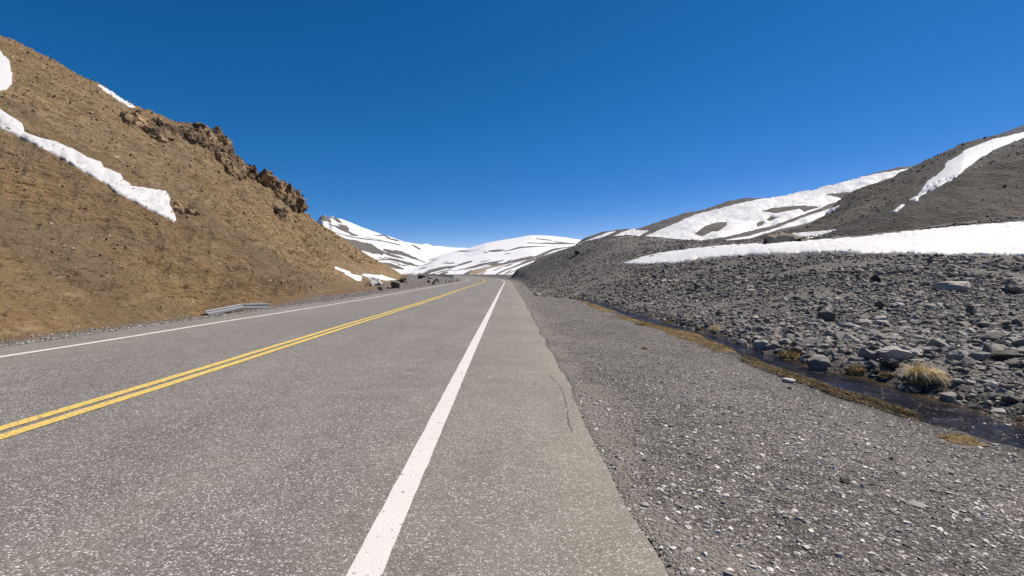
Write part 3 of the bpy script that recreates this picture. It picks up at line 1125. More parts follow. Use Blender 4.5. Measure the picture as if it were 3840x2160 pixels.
def snow(name, label, targets, poly, holes=(), thick=0.3, step=7.0, amp=2.2, seed=1, mat=None, group='snow patches left on the slopes', rim=1.5):
    loops = [roughen(poly, step, amp, seed)] + [roughen(h, step * 0.7, amp * .8, seed + 3 + i) for i, h in enumerate(holes)]
    pts, edges = [], []
    for L_ in loops:
        b0 = len(pts)
        pts += L_.tolist()
        edges += [(b0 + i, b0 + (i + 1) % len(L_)) for i in range(len(L_))]
    nbd = len(pts)
    nring = 0
    for L_ in loops:                                 # a second loop just inside the rim keeps the rim even
        tg = np.roll(L_, -1, 0) - np.roll(L_, 1, 0)
        nr = np.c_[-tg[:, 1], tg[:, 0]] / np.maximum(np.hypot(*tg.T), 1e-6)[:, None]
        for sgn in (1, -1):
            q = L_ + nr * sgn * rim
            kk = inside(q, loops[0])
            for h in loops[1:]:
                kk &= ~inside(q, h)
            dq = np.full(len(q), 1e9)
            for M_ in loops:
                dq = np.minimum(dq, seg_dist(q, np.r_[M_, M_[:1]]))
            kk &= dq > rim * 0.8
            pts += q[kk].tolist()
    mn, mx = loops[0].min(0), loops[0].max(0)
    X, Y = np.meshgrid(np.arange(mn[0], mx[0], step), np.arange(mn[1], mx[1], step * 0.8))
    q = np.c_[X.ravel(), Y.ravel()] + RNG.uniform(-.25, .25, (X.size, 2)) * step
    keep = inside(q, loops[0])
    for h in loops[1:]:
        keep &= ~inside(q, h)
    q = q[keep]
    dd = np.full(len(q), 1e9)
    for L_ in loops:
        dd = np.minimum(dd, seg_dist(q, np.r_[L_, L_[:1]]))
    q = q[dd > max(step * 0.55, rim * 1.8)]
    pts += q.tolist()
    r = delaunay_2d_cdt([Vector(p) for p in pts], edges, [], 0, 1e-4)
    vs = np.array([tuple(v) for v in r[0]])
    tri = np.array([f for f in r[2] if len(f) == 3])
    cen = vs[tri].mean(1)
    k = inside(cen, loops[0])
    for h in loops[1:]:
        k &= ~inside(cen, h)
    tri = tri[k]
    dall = np.full(len(vs), 1e9)
    for L_ in loops:
        dall = np.minimum(dall, seg_dist(vs, np.r_[L_, L_[:1]]))
    V = np.zeros((len(vs), 3))
    ok = np.zeros(len(vs), bool)
    for i, (x, y) in enumerate(vs):
        h = hit(x, y, *targets)
        hs = hit(x, y, *[t + '_s' if t + '_s' in BV else t for t in targets])
        if h is None or hs is None:
            continue
        ok[i] = True
        dm = dall[i] * h[2] / FOC
        w = 1 - math.exp(-dm / 1.3)
        up = Vector((0, 0, 1.2))
        a_ = h[0] + (h[1] + up).normalized() * (0.05 if dall[i] > 0.6 else -0.10)
        b_ = hs[0] + (hs[1] + up).normalized() * thick
        if abs(h[2] - hs[2]) > 4 + 0.03 * h[2]:
            b_ = h[0] + (h[1] + up).normalized() * thick
        V[i] = a_ + (b_ - a_) * w
    tri = tri[ok[tri].all(1)]
    lab_ = components(len(V), tri)
    cnt = np.bincount(lab_[tri[:, 0]], minlength=len(V))
    tri = tri[lab_[tri[:, 0]] == cnt.argmax()]
    used = np.zeros(len(V), bool)
    used[tri.ravel()] = True
    tri = (np.cumsum(used) - 1)[tri]
    V = V[used]
    o = mesh_obj(name, V, tri, mat or M['snow'], shade_smooth=True)
    tag(o, label, 'snow patch', group)
    return o


snow('snow_patch', 'long white snow tongue slanting down the gully across the brown hillside', ['left'],
     [L1(p) for p in [(-420, 180), (-200, 260), (0, 375), (60, 415), (105, 445), (112, 480), (190, 510), (245, 520), (340, 560), (395, 595), (455, 615), (465, 635), (545, 670), (565, 700), (600, 725), (680, 735), (750, 745), (772, 780), (768, 810), (790, 850), (806, 880), (790, 890), (750, 865), (680, 835), (600, 790), (520, 750), (490, 720), (400, 670), (340, 635), (280, 600), (200, 555), (110, 515), (60, 485), (0, 462), (-200, 350), (-420, 240)]], thick=0.16, step=8, amp=1.3, seed=11, mat=M['oldsnow'])
snow('snow_patch', 'rounded white snow patch high on the brown hill, cut by the photo edge', ['left'],
     [L1(p) for p in [(-300, 60), (-120, 60), (0, 113), (30, 140), (45, 165), (48, 195), (58, 210), (55, 260), (30, 285), (0, 292), (-150, 290), (-300, 250)]], thick=0.16, step=8, seed=12, mat=M['oldsnow'])
snow('snow_patch', 'thin snow sliver on the skyline ridge of the brown hill', ['left'],
     [(362, 312), (400, 332), (440, 357), (480, 382), (512, 404), (490, 404), (455, 386), (415, 358), (380, 336)], thick=0.35, step=4, amp=1.0, seed=13)
snow('snow_patch', 'narrow jagged snow strip descending the foot of the brown hill to the grey ice', ['left', 'ground'],
     [r2b(p) for p in [(1305, 95), (1500, 160), (1545, 188), (1610, 195), (1640, 245), (1720, 262), (1850, 292), (1835, 385), (1750, 388), (1650, 325), (1500, 250), (1490, 220), (1310, 145)]], thick=0.14, step=3, amp=1.0, seed=14)
snow('snow_patch', 'low flat snow strip at the hill toe above the boulders', ['left', 'ground'],
     [r2b(p) for p in [(1810, 258), (1890, 235), (2030, 250), (2175, 268), (2190, 245), (2400, 320), (2545, 352), (2330, 382), (2150, 345), (1930, 305)]], thick=0.14, step=3, amp=1.0, seed=15)
snow('snow_patch', 'broad white snow band above the rubble field below the dark hill', ['ground', 'dark'],
     [r4(p) for p in [(190, 848), (330, 851), (530, 840), (690, 815), (900, 801), (1100, 786), (1280, 783), (1450, 778), (1650, 785), (1900, 788), (2100, 795), (2300, 792), (2576, 800), (3300, 810), (3300, 520), (2900, 565), (2576, 600), (2300, 618), (2000, 645), (1600, 690), (1270, 712), (1050, 728), (870, 733), (740, 745), (600, 760), (430, 782), (330, 806)]], thick=0.18, step=8, amp=2.0, seed=16)
snow('snow_patch', 'long snow chute running down the dark hill from its ridge', ['dark'],
     [r7b(p) for p in [(3300, 60), (2331, 300), (2150, 340), (1960, 380), (1800, 440), (1700, 480), (1610, 520), (1590, 555), (1470, 620), (1440, 635), (1390, 680), (1395, 720), (1310, 800), (1200, 870), (1150, 930), (1100, 1010), (1040, 1060), (940, 1125), (1080, 1112), (1090, 1070), (1180, 1025), (1300, 960), (1500, 860), (1590, 790), (1650, 730), (1720, 680), (1790, 620), (1900, 560), (1960, 510), (2050, 480), (2200, 420), (2331, 370), (3300, 160)]], thick=0.25, step=6, amp=1.8, seed=17)
snow('snow_patch', 'small snow scrap just below the long chute on the dark hill', ['dark'],
     [r7b(p) for p in [(755, 1260), (820, 1200), (870, 1165), (935, 1153), (880, 1205), (830, 1242)]], thick=0.3, step=3, amp=1.0, seed=18)
snow('snow_patch', 'short snow wedge beside the tan earth mound at the dark hill foot', ['dark', 'ground'],
     [r4(p) for p in [(1185, 682), (1220, 665), (1370, 655), (1485, 643), (1390, 680), (1300, 702), (1250, 692)]], thick=0.3, step=4, amp=1.0, seed=19)
snow('snow_patch', 'big snowfield with dark rock islands on the far grey hill', ['mid'],
     [r4(p) for p in [(335, 705), (350, 680), (480, 625), (640, 555), (900, 490), (1150, 435), (1400, 378), (1700, 318), (1930, 276), (2100, 280), (2000, 330), (1750, 390), (1600, 430), (1530, 425), (1410, 442), (1480, 455), (1510, 468), (1420, 500), (1390, 515), (1110, 620), (960, 655), (850, 685), (660, 712), (550, 716), (430, 716)]],
     [[r4(p) for p in [(635, 672), (690, 630), (760, 605), (825, 600), (820, 625), (770, 655), (740, 653), (680, 685)]],
      [r4(p) for p in [(1030, 538), (1090, 520), (1280, 503), (1375, 512), (1280, 540), (1250, 522), (1110, 550)]],
      [r4(p) for p in [(1000, 612), (1020, 598), (1042, 602), (1035, 620), (1005, 627)]],
      [r4(p) for p in [(1058, 588), (1085, 568), (1125, 575), (1080, 596)]]], thick=0.6, step=5, amp=1.4, seed=20)
snow('snow_patch', 'slender snow strip along the gully under the big far snowfield', ['mid', 'dark'],
     [r4(p) for p in [(725, 722), (950, 682), (1110, 637), (1300, 562), (1500, 500), (1460, 537), (1300, 610), (1120, 648), (1000, 687), (870, 724)]], thick=0.4, step=4, amp=1.0, seed=21)
snow('snow_patch', 'ragged snow scrap on the far hill shoulder over the gravel mound', ['mid'],
     [r4(p) for p in [(130, 700), (200, 660), (305, 628), (290, 645), (340, 650), (372, 648), (350, 662), (290, 694), (220, 700)]], thick=0.4, step=4, amp=1.0, seed=22)
snow('snow_patch', 'thin snow wedge on the skyline where the far hill meets the white dome', ['mid'],
     [r4(p) for p in [(-60, 730), (0, 708), (100, 670), (190, 645), (160, 662), (90, 695), (20, 725), (-40, 745)]], thick=0.4, step=4, amp=.8, seed=23)

# ------------------------------------------------------------------ stones
def hull_variant(seed, n=13, flat=(1, .75, .5), jag=0.25):
    rr = np.random.default_rng(seed)
    p = rr.normal(size=(n, 3))
    p /= np.linalg.norm(p, axis=1, keepdims=True)
    p *= rr.uniform(1 - jag, 1, (n, 1))
    p *= np.array(flat)
    bm = bmesh.new()
    for q in p:
        bm.verts.new(q)
    r = bmesh.ops.convex_hull(bm, input=bm.verts)
    bmesh.ops.delete(bm, geom=[g for g in r['geom_interior'] if isinstance(g, bmesh.types.BMVert)], context='VERTS')
    bmesh.ops.triangulate(bm, faces=bm.faces)
    bm.verts.index_update()
    V = np.array([v.co[:] for v in bm.verts])
    F = np.array([[v.index for v in f.verts] for f in bm.faces])
    bm.free()
    V -= (V.max(0) + V.min(0)) / 2
    V[:, :2] /= np.abs(V[:, :2]).max() * 2             # width 1
    V[:, 2] /= np.abs(V[:, :2]).max() * 2
    return V, F


ROCKV = [hull_variant(100 + i, 16 + i % 7, (1, .62 + .05 * (i % 6), .26 + .06 * (i % 5)), .22) for i in range(18)]
PEBV = [hull_variant(200 + i, 12, (1, .68 + .05 * (i % 4), .28 + .05 * (i % 3)), .12) for i in range(10)]
CHIPV = [hull_variant(300 + i, 9, (1, .6, .35), .3) for i in range(10)]


def rot_mats(rz, tilt, taz):
    n = len(rz)
    c, s = np.cos(rz), np.sin(rz)
    Z = np.zeros((n, 3, 3))
    Z[:, 0, 0], Z[:, 0, 1], Z[:, 1, 0], Z[:, 1, 1], Z[:, 2, 2] = c, -s, s, c, 1
    ax = np.c_[np.cos(taz), np.sin(taz), np.zeros(n)]
    K = np.zeros((n, 3, 3))
    K[:, 0, 2], K[:, 1, 2], K[:, 2, 0], K[:, 2, 1] = ax[:, 1], -ax[:, 0], -ax[:, 1], ax[:, 0]
    st, ct = np.sin(tilt)[:, None, None], np.cos(tilt)[:, None, None]
    T = np.eye(3)[None] + st * K + (1 - ct) * (K @ K)
    return T @ Z


def merge_stones(name, variants, pos, size, R, tone, mat, var=None):
    n = len(pos)
    var = RNG.integers(0, len(variants), n) if var is None else var
    Vs, Fs, Ts = [], [], []
    base = 0
    for k, (V, F) in enumerate(variants):
        id_ = np.where(var == k)[0]
        if not len(id_):
            continue
        W = np.einsum('nij,vj->nvi', R[id_], V) * size[id_][:, None, None] + pos[id_][:, None, :]
        Vs.append(W.reshape(-1, 3))
        Fs.append((F[None] + (base + np.arange(len(id_)) * len(V))[:, None, None]).reshape(-1, 3))
        Ts.append(np.repeat(tone[id_], len(V)))
        base += len(id_) * len(V)
    return mesh_obj(name, np.concatenate(Vs), np.concatenate(Fs), mat, attrs=dict(tone=np.concatenate(Ts)))


def stone_rand(n, tilt=0.35):
    return rot_mats(RNG.uniform(0, 6.28, n), np.abs(RNG.normal(0, tilt, n)), RNG.uniform(0, 6.28, n))


# --- rubble field right of the stream
def field_points(n):
    """spread so that density is even in the picture rather than on the ground"""
    Y = np.exp(RNG.uniform(math.log(3.2), math.log(95), n))
    t = RNG.uniform(0.0, 1.55, n)
    X = t * Y
    return X, Y


def in_snow_band(X, Y, Z):
    p = proj(np.c_[X, Y, Z])
    return inside(p, BANDPOLY)


BANDPOLY = [r4(p) for p in [(150, 850), (530, 845), (900, 806), (1280, 788), (1650, 790), (2100, 800), (2576, 806), (3300, 816), (3300, 400), (2576, 590), (2000, 640), (1270, 705), (740, 740), (330, 800)]]
X, Y = field_points(300000)
keep = (X > xf(Y) + 0.05) & (Y < 36) | ((Y >= 36) & (X > np.interp(Y, S, RX) + 5.6 + .012 * Y))
keep &= (X < 75)
X, Y = X[keep], Y[keep]
Z = terrain_z(X, Y)
k2 = ~in_snow_band(X, Y, Z)
X, Y, Z = X[k2], Y[k2], Z[k2]
px_ = proj(np.c_[X, Y, Z])
k2 = ~((Y > 40) & (px_[:, 1] < 880))
X, Y, Z, px_ = X[k2], Y[k2], Z[k2], px_[k2]
dens = fbm(np.c_[X * 0.35, Y * 0.35, X * 0], 3, 33)
coarse = fbm(np.c_[X * 0.18, Y * 0.18, X * 0], 2, 34)
u1 = RNG.random(len(X))
dist = np.hypot(X, Y)
# stones from a few cm to about half a metre; mound is finer than the field
smax = np.where(Y > 45, 0.32, np.interp(Y, [3, 9, 14, 30], [.30, .33, .30, .38])) * (0.75 + 0.5 * np.clip(coarse + .3, 0, 1))
smin = 0.019 + 0.0014 * dist
size = smin * (1 - u1 * (1 - (smin / smax) ** 1.8)) ** (-1 / 1.8)
keep = (RNG.random(len(X)) < smooth(-0.9, 0.2, dens) * .85 + .15)
keep &= (Y > 36) | (X > xf(Y) + 0.02 + size * .45)
X, Y, Z, size, dist = X[keep], Y[keep], Z[keep], size[keep], dist[keep]
n = len(X)
var = RNG.integers(0, len(ROCKV), n)
R = stone_rand(n, 0.30)
tone = np.clip(RNG.beta(1.6, 2.6, n), 0, 1)
pos = np.c_[X, Y, Z + size * 0.07]
px_ = proj(pos)
vis = (px_[:, 0] > 10) & (px_[:, 0] < 3830) & (px_[:, 1] > 800) & (px_[:, 1] < 2150)
app = np.where(vis, size / dist, 0)
order = np.argsort(-app)
TOP = order[:280]
rest = np.ones(n, bool)
rest[TOP] = False
rub = merge_stones('rubble', ROCKV, pos[rest], size[rest], R[rest], tone[rest], M['rubble'], var[rest])
tag(rub, kind='stuff')

# individual rocks: a shared mesh per shape
ROCKMESH = []
for k, (V, F) in enumerate(ROCKV):
    me = bpy.data.meshes.new('rock')
    me.from_pydata(V.tolist(), [], F.tolist())
    me.update()
    me.materials.append(M['rock'])
    ROCKMESH.append(me)


def rock_obj(k, p, sz, Rm, mat=None, name='rock'):
    me = ROCKMESH[k]
    if mat is not None:
        me = me.copy()
        me.materials.clear()
        me.materials.append(mat)
    o = bpy.data.objects.new(name, me)
    Mx = Matrix(Rm.tolist()).to_4x4()
    Mx = Matrix.Translation(Vector(p)) @ Mx @ Matrix.Diagonal((sz, sz, sz, 1))
    o.matrix_world = Mx
    COL.objects.link(o)
    return o


def shape_word(k):
    V = ROCKV[k][0]
    h = np.ptp(V[:, 2])
    return 'flat slab-like' if h < 0.42 else ('blocky' if h > 0.62 else 'wedge-shaped')


def zone_words(x, y):
    q = proj(np.array([[x, y, terrain_z([x], [y])[0]]]))[0]
    dx = x - float(xf(y))
    if y < 37 and dx < 0.9:
        z = 'on the far stream bank'
    elif y > 42:
        z = 'on the dark gravel mound'
    elif q[1] < 1010:
        z = 'just under the snow band'
    elif q[1] < 1120:
        z = 'in the upper rubble'
    elif q[1] < 1230:
        z = 'in the middle rubble'
    else:
        z = 'in the lower rubble'
    if q[0] > 3400:
        side = ', behind the big tussock'
    elif q[0] > 2900:
        side = ', between both tussocks'
    else:
        side = ', beyond the small tussock'
    return z + side


TONES = {}
for rank, i in enumerate(TOP):
    o = rock_obj(int(var[i]), pos[i], float(size[i]), R[i])
    szw = 'large' if rank < 60 else ('medium' if rank < 160 else 'small')
    lab = f'{szw} {shape_word(int(var[i]))} grey rock {zone_words(X[i], Y[i])}'
    tag(o, lab, 'rock', 'rocks strewn over the rubble field: ' + lab)

# ------------------------------------------------------------------ rocks that stand out
def lone_rock(x, y, w, k, label, mat=None, targets=('ground',), group='boulders that stand out', tilt=0.15, rz=None, sink=0.12, name='boulder', flat=1.0):
    h = hit(x, y, *targets)
    sz = w * h[0][1] / FOC
    V, F = ROCKV[k % len(ROCKV)]
    bm = bmesh.new()
    vs = [bm.verts.new(v) for v in V]
    for f in F:
        bm.faces.new([vs[i] for i in f])
    bmesh.ops.bevel(bm, geom=bm.edges[:], offset=0.035, segments=1, affect='EDGES', clamp_overlap=True)
    bmesh.ops.triangulate(bm, faces=bm.faces)
    bmesh.ops.subdivide_edges(bm, edges=bm.edges[:], cuts=2, use_grid_fill=True)
    W = np.array([v.co[:] for v in bm.verts])
    off = 0.035 * fbm(W * 4.2, 3, 400 + k) + 0.015 * fbm(W * 13, 2, 420 + k)
    nl = W / np.maximum(np.linalg.norm(W, axis=1, keepdims=True), 1e-6)
    for v, q in zip(bm.verts, W + nl * off[:, None]):
        v.co = q
    me = bpy.data.meshes.new(name)
    bm.to_mesh(me)
    bm.free()
    me.materials.append(mat or M['rock'])
    o = bpy.data.objects.new(name, me)
    Rm = rot_mats(np.array([rz if rz is not None else 2.4 * k]), np.array([tilt]), np.array([1.7 * k]))[0]
    hgt = np.ptp((V @ Rm.T)[:, 2]) * sz * flat
    o.matrix_world = Matrix.Translation(h[0] + Vector((0, 0, hgt * (0.5 - sink)))) @ Matrix.Diagonal((1, 1, flat, 1)) @ Matrix(Rm.tolist()).to_4x4() @ Matrix.Diagonal((sz, sz, sz, 1))
    COL.objects.link(o)
    tag(o, label, 'rock', group)
    return o


G_, D_, P_ = M['rock'], M['darkrock'], M['palerock']
lone_rock(*r6((565, 1185)), 100, 3, 'pale-topped boulder with a dark left face at the water edge', G_, tilt=.5)
lone_rock(*r6((100, 1072)), 52, 7, 'dark wet rounded rock standing in the stream', D_)
lone_rock(*r6((35, 1003)), 58, 4, 'grey rock on the far bank just upstream of the wet stream rock', G_)
lone_rock(*r6((1230, 1095)), 110, 9, 'broad humped grey boulder left of the big straw tussock', G_, flat=.7)
lone_rock(*r6((1010, 1080)), 66, 14, 'rounded grey boulder beside the broad humped boulder', G_)
lone_rock(*r6((1040, 1140)), 55, 1, 'light flat rock below the rounded boulder, left of the big tussock', G_)
lone_rock(*r6((1185, 1160)), 72, 6, 'dark-sided flat rock touching the left side of the big tussock', D_)
lone_rock(*r6((1080, 1200)), 44, 10, 'small dark rock between two brown moss clumps', D_)
lone_rock(*r6((1810, 1110)), 72, 13, 'dark-faced blocky rock right behind the big straw tussock', G_, tilt=.5)
lone_rock(*r6((2000, 1110)), 78, 2, 'angular rock with a sunlit sloping top right of the big tussock', G_, tilt=.4)
lone_rock(*r6((2265, 1095)), 108, 5, 'wide low dark slab near the right photo edge', D_)
lone_rock(*r6((1890, 1205)), 34, 8, 'small round grey stone on bare soil right of the big tussock', G_)
lone_rock(*r6((1125, 630)), 64, 12, 'tall dark leaning rock in the middle of the rubble field', D_, tilt=.8)
lone_rock(*r6((2330, 475)), 120, 15, 'big tilted slab high on the rubble at the right photo edge', G_, tilt=.45)
lone_rock(*r6((1745, 455)), 115, 0, 'long flat grey slab in the upper rubble field', G_, tilt=.1)
lone_rock(*r6((1080, 378)), 58, 16, 'dark flat rock in the upper rubble left of the long slab', D_)
lone_rock(*r6((1265, 610)), 46, 11, 'pale flat-topped rock beside the tall dark leaning rock', P_)
lone_rock(*r6((1420, 1390)), 56, 7, 'black wet rock at the far water edge below the big tussock', D_)
lone_rock(*r6((620, 735)), 58, 4, 'rounded grey boulder alone in the left rubble field', G_)
lone_rock(*r6((490, 800)), 42, 17, 'upright pale rock just below the rounded left rubble boulder', P_)
lone_rock(*r5((1680, 315)), 36, 3, 'dark split boulder in the upper left of the rubble field', D_)
lone_rock(*r5((1410, 120)), 30, 1, 'pale cluster rock right under the tip of the snow band', P_)
lone_rock(*r3((2255, 478)), 24, 9, 'lone dark boulder on the side of the gravel mound', D_)
lone_rock(*r6((840, 102)), 15, 12, 'small dark rock sitting on the snow band edge', D_)
lone_rock(*r7((1425, 1005)), 66, 5, 'flat pale grey slate lying on the gravel shoulder', P_, flat=.3, tilt=.02)
lone_rock(*r7((960, 858)), 36, 7, 'small near-black stone on the gravel shoulder', D_, flat=.7)
lone_rock(*r7((600, 222)), 56, 2, 'pale flat stone half under the dry grass on the stream bank', P_, flat=.5, tilt=.05)
lone_rock(*r7((605, 268)), 22, 10, 'small dark stone on the gravel just below the pale bank stone', D_)
lone_rock(*r7((580, 412)), 28, 8, 'dark low stone in the gravel midway along the dry grass bank', D_, flat=.6)
# beside the road on the left
lone_rock(*r2b((2190, 560)), 24, 12, 'dark pointed rock beside the road below the grey ice', D_, tilt=.7)
lone_rock(*r2b((2470, 512)), 40, 9, 'large brown-black boulder on the lay-by gravel', D_)
lone_rock(1508, 1061, 20, 4, 'brown boulder at the hill toe behind the large lay-by boulder', D_, ('ground', 'left'))
lone_rock(*r3((760, 728)), 11, 6, 'small dark rock on the lay-by right of the brown toe boulder', D_)
lone_rock(*r3((885, 690)), 33, 2, 'long black boulder on the far lay-by, left one of a pair', D_)
lone_rock(*r3((960, 692)), 28, 16, 'long black boulder on the far lay-by, right one of a pair', D_)
lone_rock(*r3((915, 680)), 12, 13, 'squarish black rock perched behind the pair of black boulders', D_)
lone_rock(*r3((955, 724)), 15, 14, 'dark rock left of the crumpled guardrail', D_)

# ------------------------------------------------------------------ loose stones: pebbles on the shoulders, scree on the hills
n = 80000
Y = np.exp(RNG.uniform(math.log(1.5), math.log(40), n))
t = RNG.uniform(-0.05, 1.35, n)
X = t * Y
s_, u_, zz = road_su(X, Y)
d_ = u_ - edge_r(s_)
keep = (d_ > -0.05 + RNG.exponential(.16, n) * RNG.choice([-1, 1], n, p=[.30, .70])) & (X < xn(Y) - 0.05) & (X < 30)
X, Y = X[keep], Y[keep]
n = len(X)
cl = fbm(np.c_[X * 0.8, Y * 0.8, X * 0], 3, 71)
size = (0.0052 + 0.0008 * Y) * (RNG.pareto(3.0, n) + 1) * np.where(cl > 0.15, 1.25, 0.9)
size = np.where(size > 0.06, 0.02 + 0.0012 * Y, size)
ptone = np.clip(RNG.beta(1.3, 3.0, n) + .45 * (RNG.random(n) < .10), 0, 1)
bigp = RNG.random(n) < 0.022 + 0.028 * (cl > .1)
size = np.where(bigp & (Y < 9), RNG.uniform(.016, .044, n), size)
ptone = np.where(bigp, RNG.uniform(.75, 1, n), ptone)
pos = np.c_[X, Y, terrain_z(X, Y) + size * 0.05]
tag(merge_stones('gravel', PEBV, pos, size, stone_rand(n, .12), ptone, M['pebble']), kind='stuff')

n = 16000
s_ = np.exp(RNG.uniform(math.log(7), math.log(130), n))
off = RNG.exponential(1.0, n)
u_ = edge_l(s_) - 0.15 - np.abs(RNG.normal(0, 1, n)) * np.where(RNG.random(n) < .5, .35, 1.6) * np.clip(s_ / 30, .6, 2.5)
q = road_pt(s_, u_)
X, Y = q[:, 0], q[:, 1]
size = (0.008 + 0.0008 * Y) * (RNG.pareto(2.4, n) + 1)
size = np.minimum(size, 0.05 + .0012 * Y)
pos = np.c_[X, Y, terrain_z(X, Y) + size * 0.08]
tag(merge_stones('gravel', PEBV, pos, size, stone_rand(n, .3), np.clip(RNG.beta(1.2, 2.4, n), 0, 1), M['pebble']), kind='stuff')


def scree(name, V, N, PX, ROW, n, pxsize, mat, seed, ok):
    id_ = np.where(ok(PX) & (ROW > 0.01) & (ROW < 0.995))[0]
    rr = np.random.default_rng(seed)
    id_ = rr.choice(id_, n)
    p = V[id_] + rr.normal(0, 0.08, (n, 3))
    size = pxsize * (rr.pareto(2.4, n) + 1) * p[:, 1] / FOC
    size = np.minimum(size, pxsize * 6 * p[:, 1] / FOC)
    Nn = N[id_]
    tilt = np.arccos(np.clip(Nn[:, 2], -1, 1)) + rr.normal(0, .25, n)
    taz = np.arctan2(Nn[:, 1], Nn[:, 0]) + math.pi / 2
    R = rot_mats(rr.uniform(0, 6.28, n), tilt, taz)
    p = p + Nn * (size * 0.02)[:, None]
    o = merge_stones(name, CHIPV, p, size, R, rr.beta(1.5, 1.8, n), mat)
    return tag(o, kind='stuff')


def left_ok(px):
    near_ = (seg_dist(px, GULLY) < 24)
    return (px[:, 0] > -250) & ~near_ & ~inside(px, GULLY) & ~inside(px, TOPP) & ~((px[:, 0] > 1250) & (px[:, 1] > 990))


scree('scree', LV, LN, LPX, LROW, 26000, 2.5, M['brownrock'], 5, left_ok)
scree('scree', AV, AN, APX, AROW, 12000, 2.2, M['rubble'], 6, lambda px: (px[:, 0] < 4000) & ~inside(px, CH))

# ------------------------------------------------------------------ craggy outcrops on the brown hill
def outcrop(label, poly, nb, pxs, seed, lift=0.25, grow=1.5):
    rr = np.random.default_rng(seed)
    P = np.array([(420 + .345 * x, 400 + .345 * y) for x, y in poly])
    mn, mx = P.min(0), P.max(0)
    q = rr.uniform(mn, mx, (nb * 30, 2))
    q = q[inside(q, P)][:nb]
    Vs, Fs, Ts = [], [], []
    base = 0
    for i, (x, y) in enumerate(q):
        h = hit(x, y, 'left')
        if h is None:
            h2 = hit(x, y + 14, 'left') or hit(x, y + 30, 'left') or hit(x, y + 45, 'left')
            if h2 is None:
                continue
            h = (Vector(pt(x, y, h2[0][1] + .5)), h2[1], h2[2])
        sz = pxs * grow * rr.uniform(.55, 1.4) * h[0][1] / FOC
        V, F = hull_variant(seed * 50 + i, 9, (1, .8, .8), .3)
        V = V * np.array([1.0, rr.uniform(.7, 1.1), rr.uniform(.7, 1.5)])
        Rm = rot_mats(np.array([rr.uniform(0, 6.28)]), np.array([rr.uniform(0, .35)]), np.array([rr.uniform(0, 6.28)]))[0]
        bm = bmesh.new()
        vs = [bm.verts.new(v) for v in V]
        for f in F:
            bm.faces.new([vs[j] for j in f])
        bmesh.ops.subdivide_edges(bm, edges=bm.edges[:], cuts=2, use_grid_fill=True)
        bmesh.ops.triangulate(bm, faces=bm.faces)
        bm.verts.index_update()
        W = np.array([v.co[:] for v in bm.verts])
        Fi = np.array([[v.index for v in f.verts] for f in bm.faces])
        bm.free()
        W = W @ Rm.T * sz + np.array(h[0]) + np.array(h[1]) * sz * lift * rr.uniform(-.7, .7)
        W = W + 0.05 * sz * np.c_[fbm(W * 1.6 / max(sz, .3), 3, 3), fbm(W * 1.6 / max(sz, .3) + 30, 3, 4), fbm(W * 1.6 / max(sz, .3) + 60, 3, 5)]
        Vs.append(W)
        Fs.append(Fi + base)
        Ts.append(np.full(len(W), rr.beta(1.6, 2.2)))
        base += len(W)
    tmp = mesh_obj('blocks', np.concatenate(Vs), np.concatenate(Fs), None)
    md = tmp.modifiers.new('remesh', 'REMESH')
    md.mode = 'VOXEL'
    md.voxel_size = pxs * 0.0042
    me = bpy.data.meshes.new_from_object(tmp.evaluated_get(bpy.context.evaluated_depsgraph_get()))
    bpy.data.objects.remove(tmp)
    nv = len(me.vertices)
    co = np.zeros(nv * 3, np.float32)
    me.vertices.foreach_get('co', co)
    co = co.reshape(-1, 3)
    fa = np.array([tuple(p.vertices) for p in me.polygons])
    lab = components(nv, fa)
    cnt = np.bincount(lab, minlength=nv)
    keep = lab == cnt.argmax()
    fa = fa[keep[fa].all(1)]
    idx = np.cumsum(keep) - 1
    co = co[keep]
    fa = idx[fa]
    co = co + 0.07 * np.c_[fbm(co * 3.4, 3, 3), fbm(co * 3.4 + 30, 3, 4), fbm(co * 3.4 + 60, 3, 5)]
    tone = np.clip(.45 + .5 * fbm(co * .7, 3, 9), 0, 1)
    o = mesh_obj('rock_outcrop', co, fa, M['cliff'], attrs=dict(tone=tone))
    tag(o, label, 'rock outcrop', 'crags along the brown ridge')
    return o


outcrop('isolated dark crag at the upper left end of the brown ridge rocks', [(75, 60), (320, 60), (330, 290), (220, 250), (100, 160)], 60, 24, 41, .3, 1.9)
outcrop('small dark crag beside the isolated upper crag', [(370, 150), (480, 150), (480, 210), (540, 240), (620, 300), (600, 400), (520, 400), (440, 320), (360, 260)], 110, 18, 42, .2, 2.0)
outcrop('largest craggy brown cliff breaking the hill skyline', [(640, 290), (740, 250), (830, 190), (960, 240), (1150, 340), (1240, 385), (1255, 490), (1330, 600), (1390, 630), (1390, 780), (1250, 735), (1050, 615), (900, 555), (640, 465)], 460, 22, 43, .1, 2.0)
outcrop('middle crag of the brown ridge below the largest cliff', [(1400, 665), (1560, 710), (1600, 760), (1690, 755), (1720, 800), (1640, 850), (1500, 800), (1400, 790)], 130, 18, 44, .15, 2.0)
outcrop('lowest craggy step of the brown ridge above the valley', [(1620, 900), (1700, 830), (1810, 845), (1815, 885), (1900, 890), (2000, 980), (2050, 1010), (2080, 1090), (2060, 1120), (1900, 1110), (1760, 1000), (1640, 955)], 230, 17, 45, .1, 2.0)
outcrop('low dark rib of rock right of the snow tongue tip', [(690, 1075), (740, 1075), (800, 1140), (960, 1165), (1000, 1195), (860, 1190), (730, 1180)], 26, 17, 46, .05)
outcrop('weathered rock bulge low on the brown hill', [(1740, 1120), (1860, 1130), (1870, 1220), (1760, 1240)], 22, 22, 47, .05)

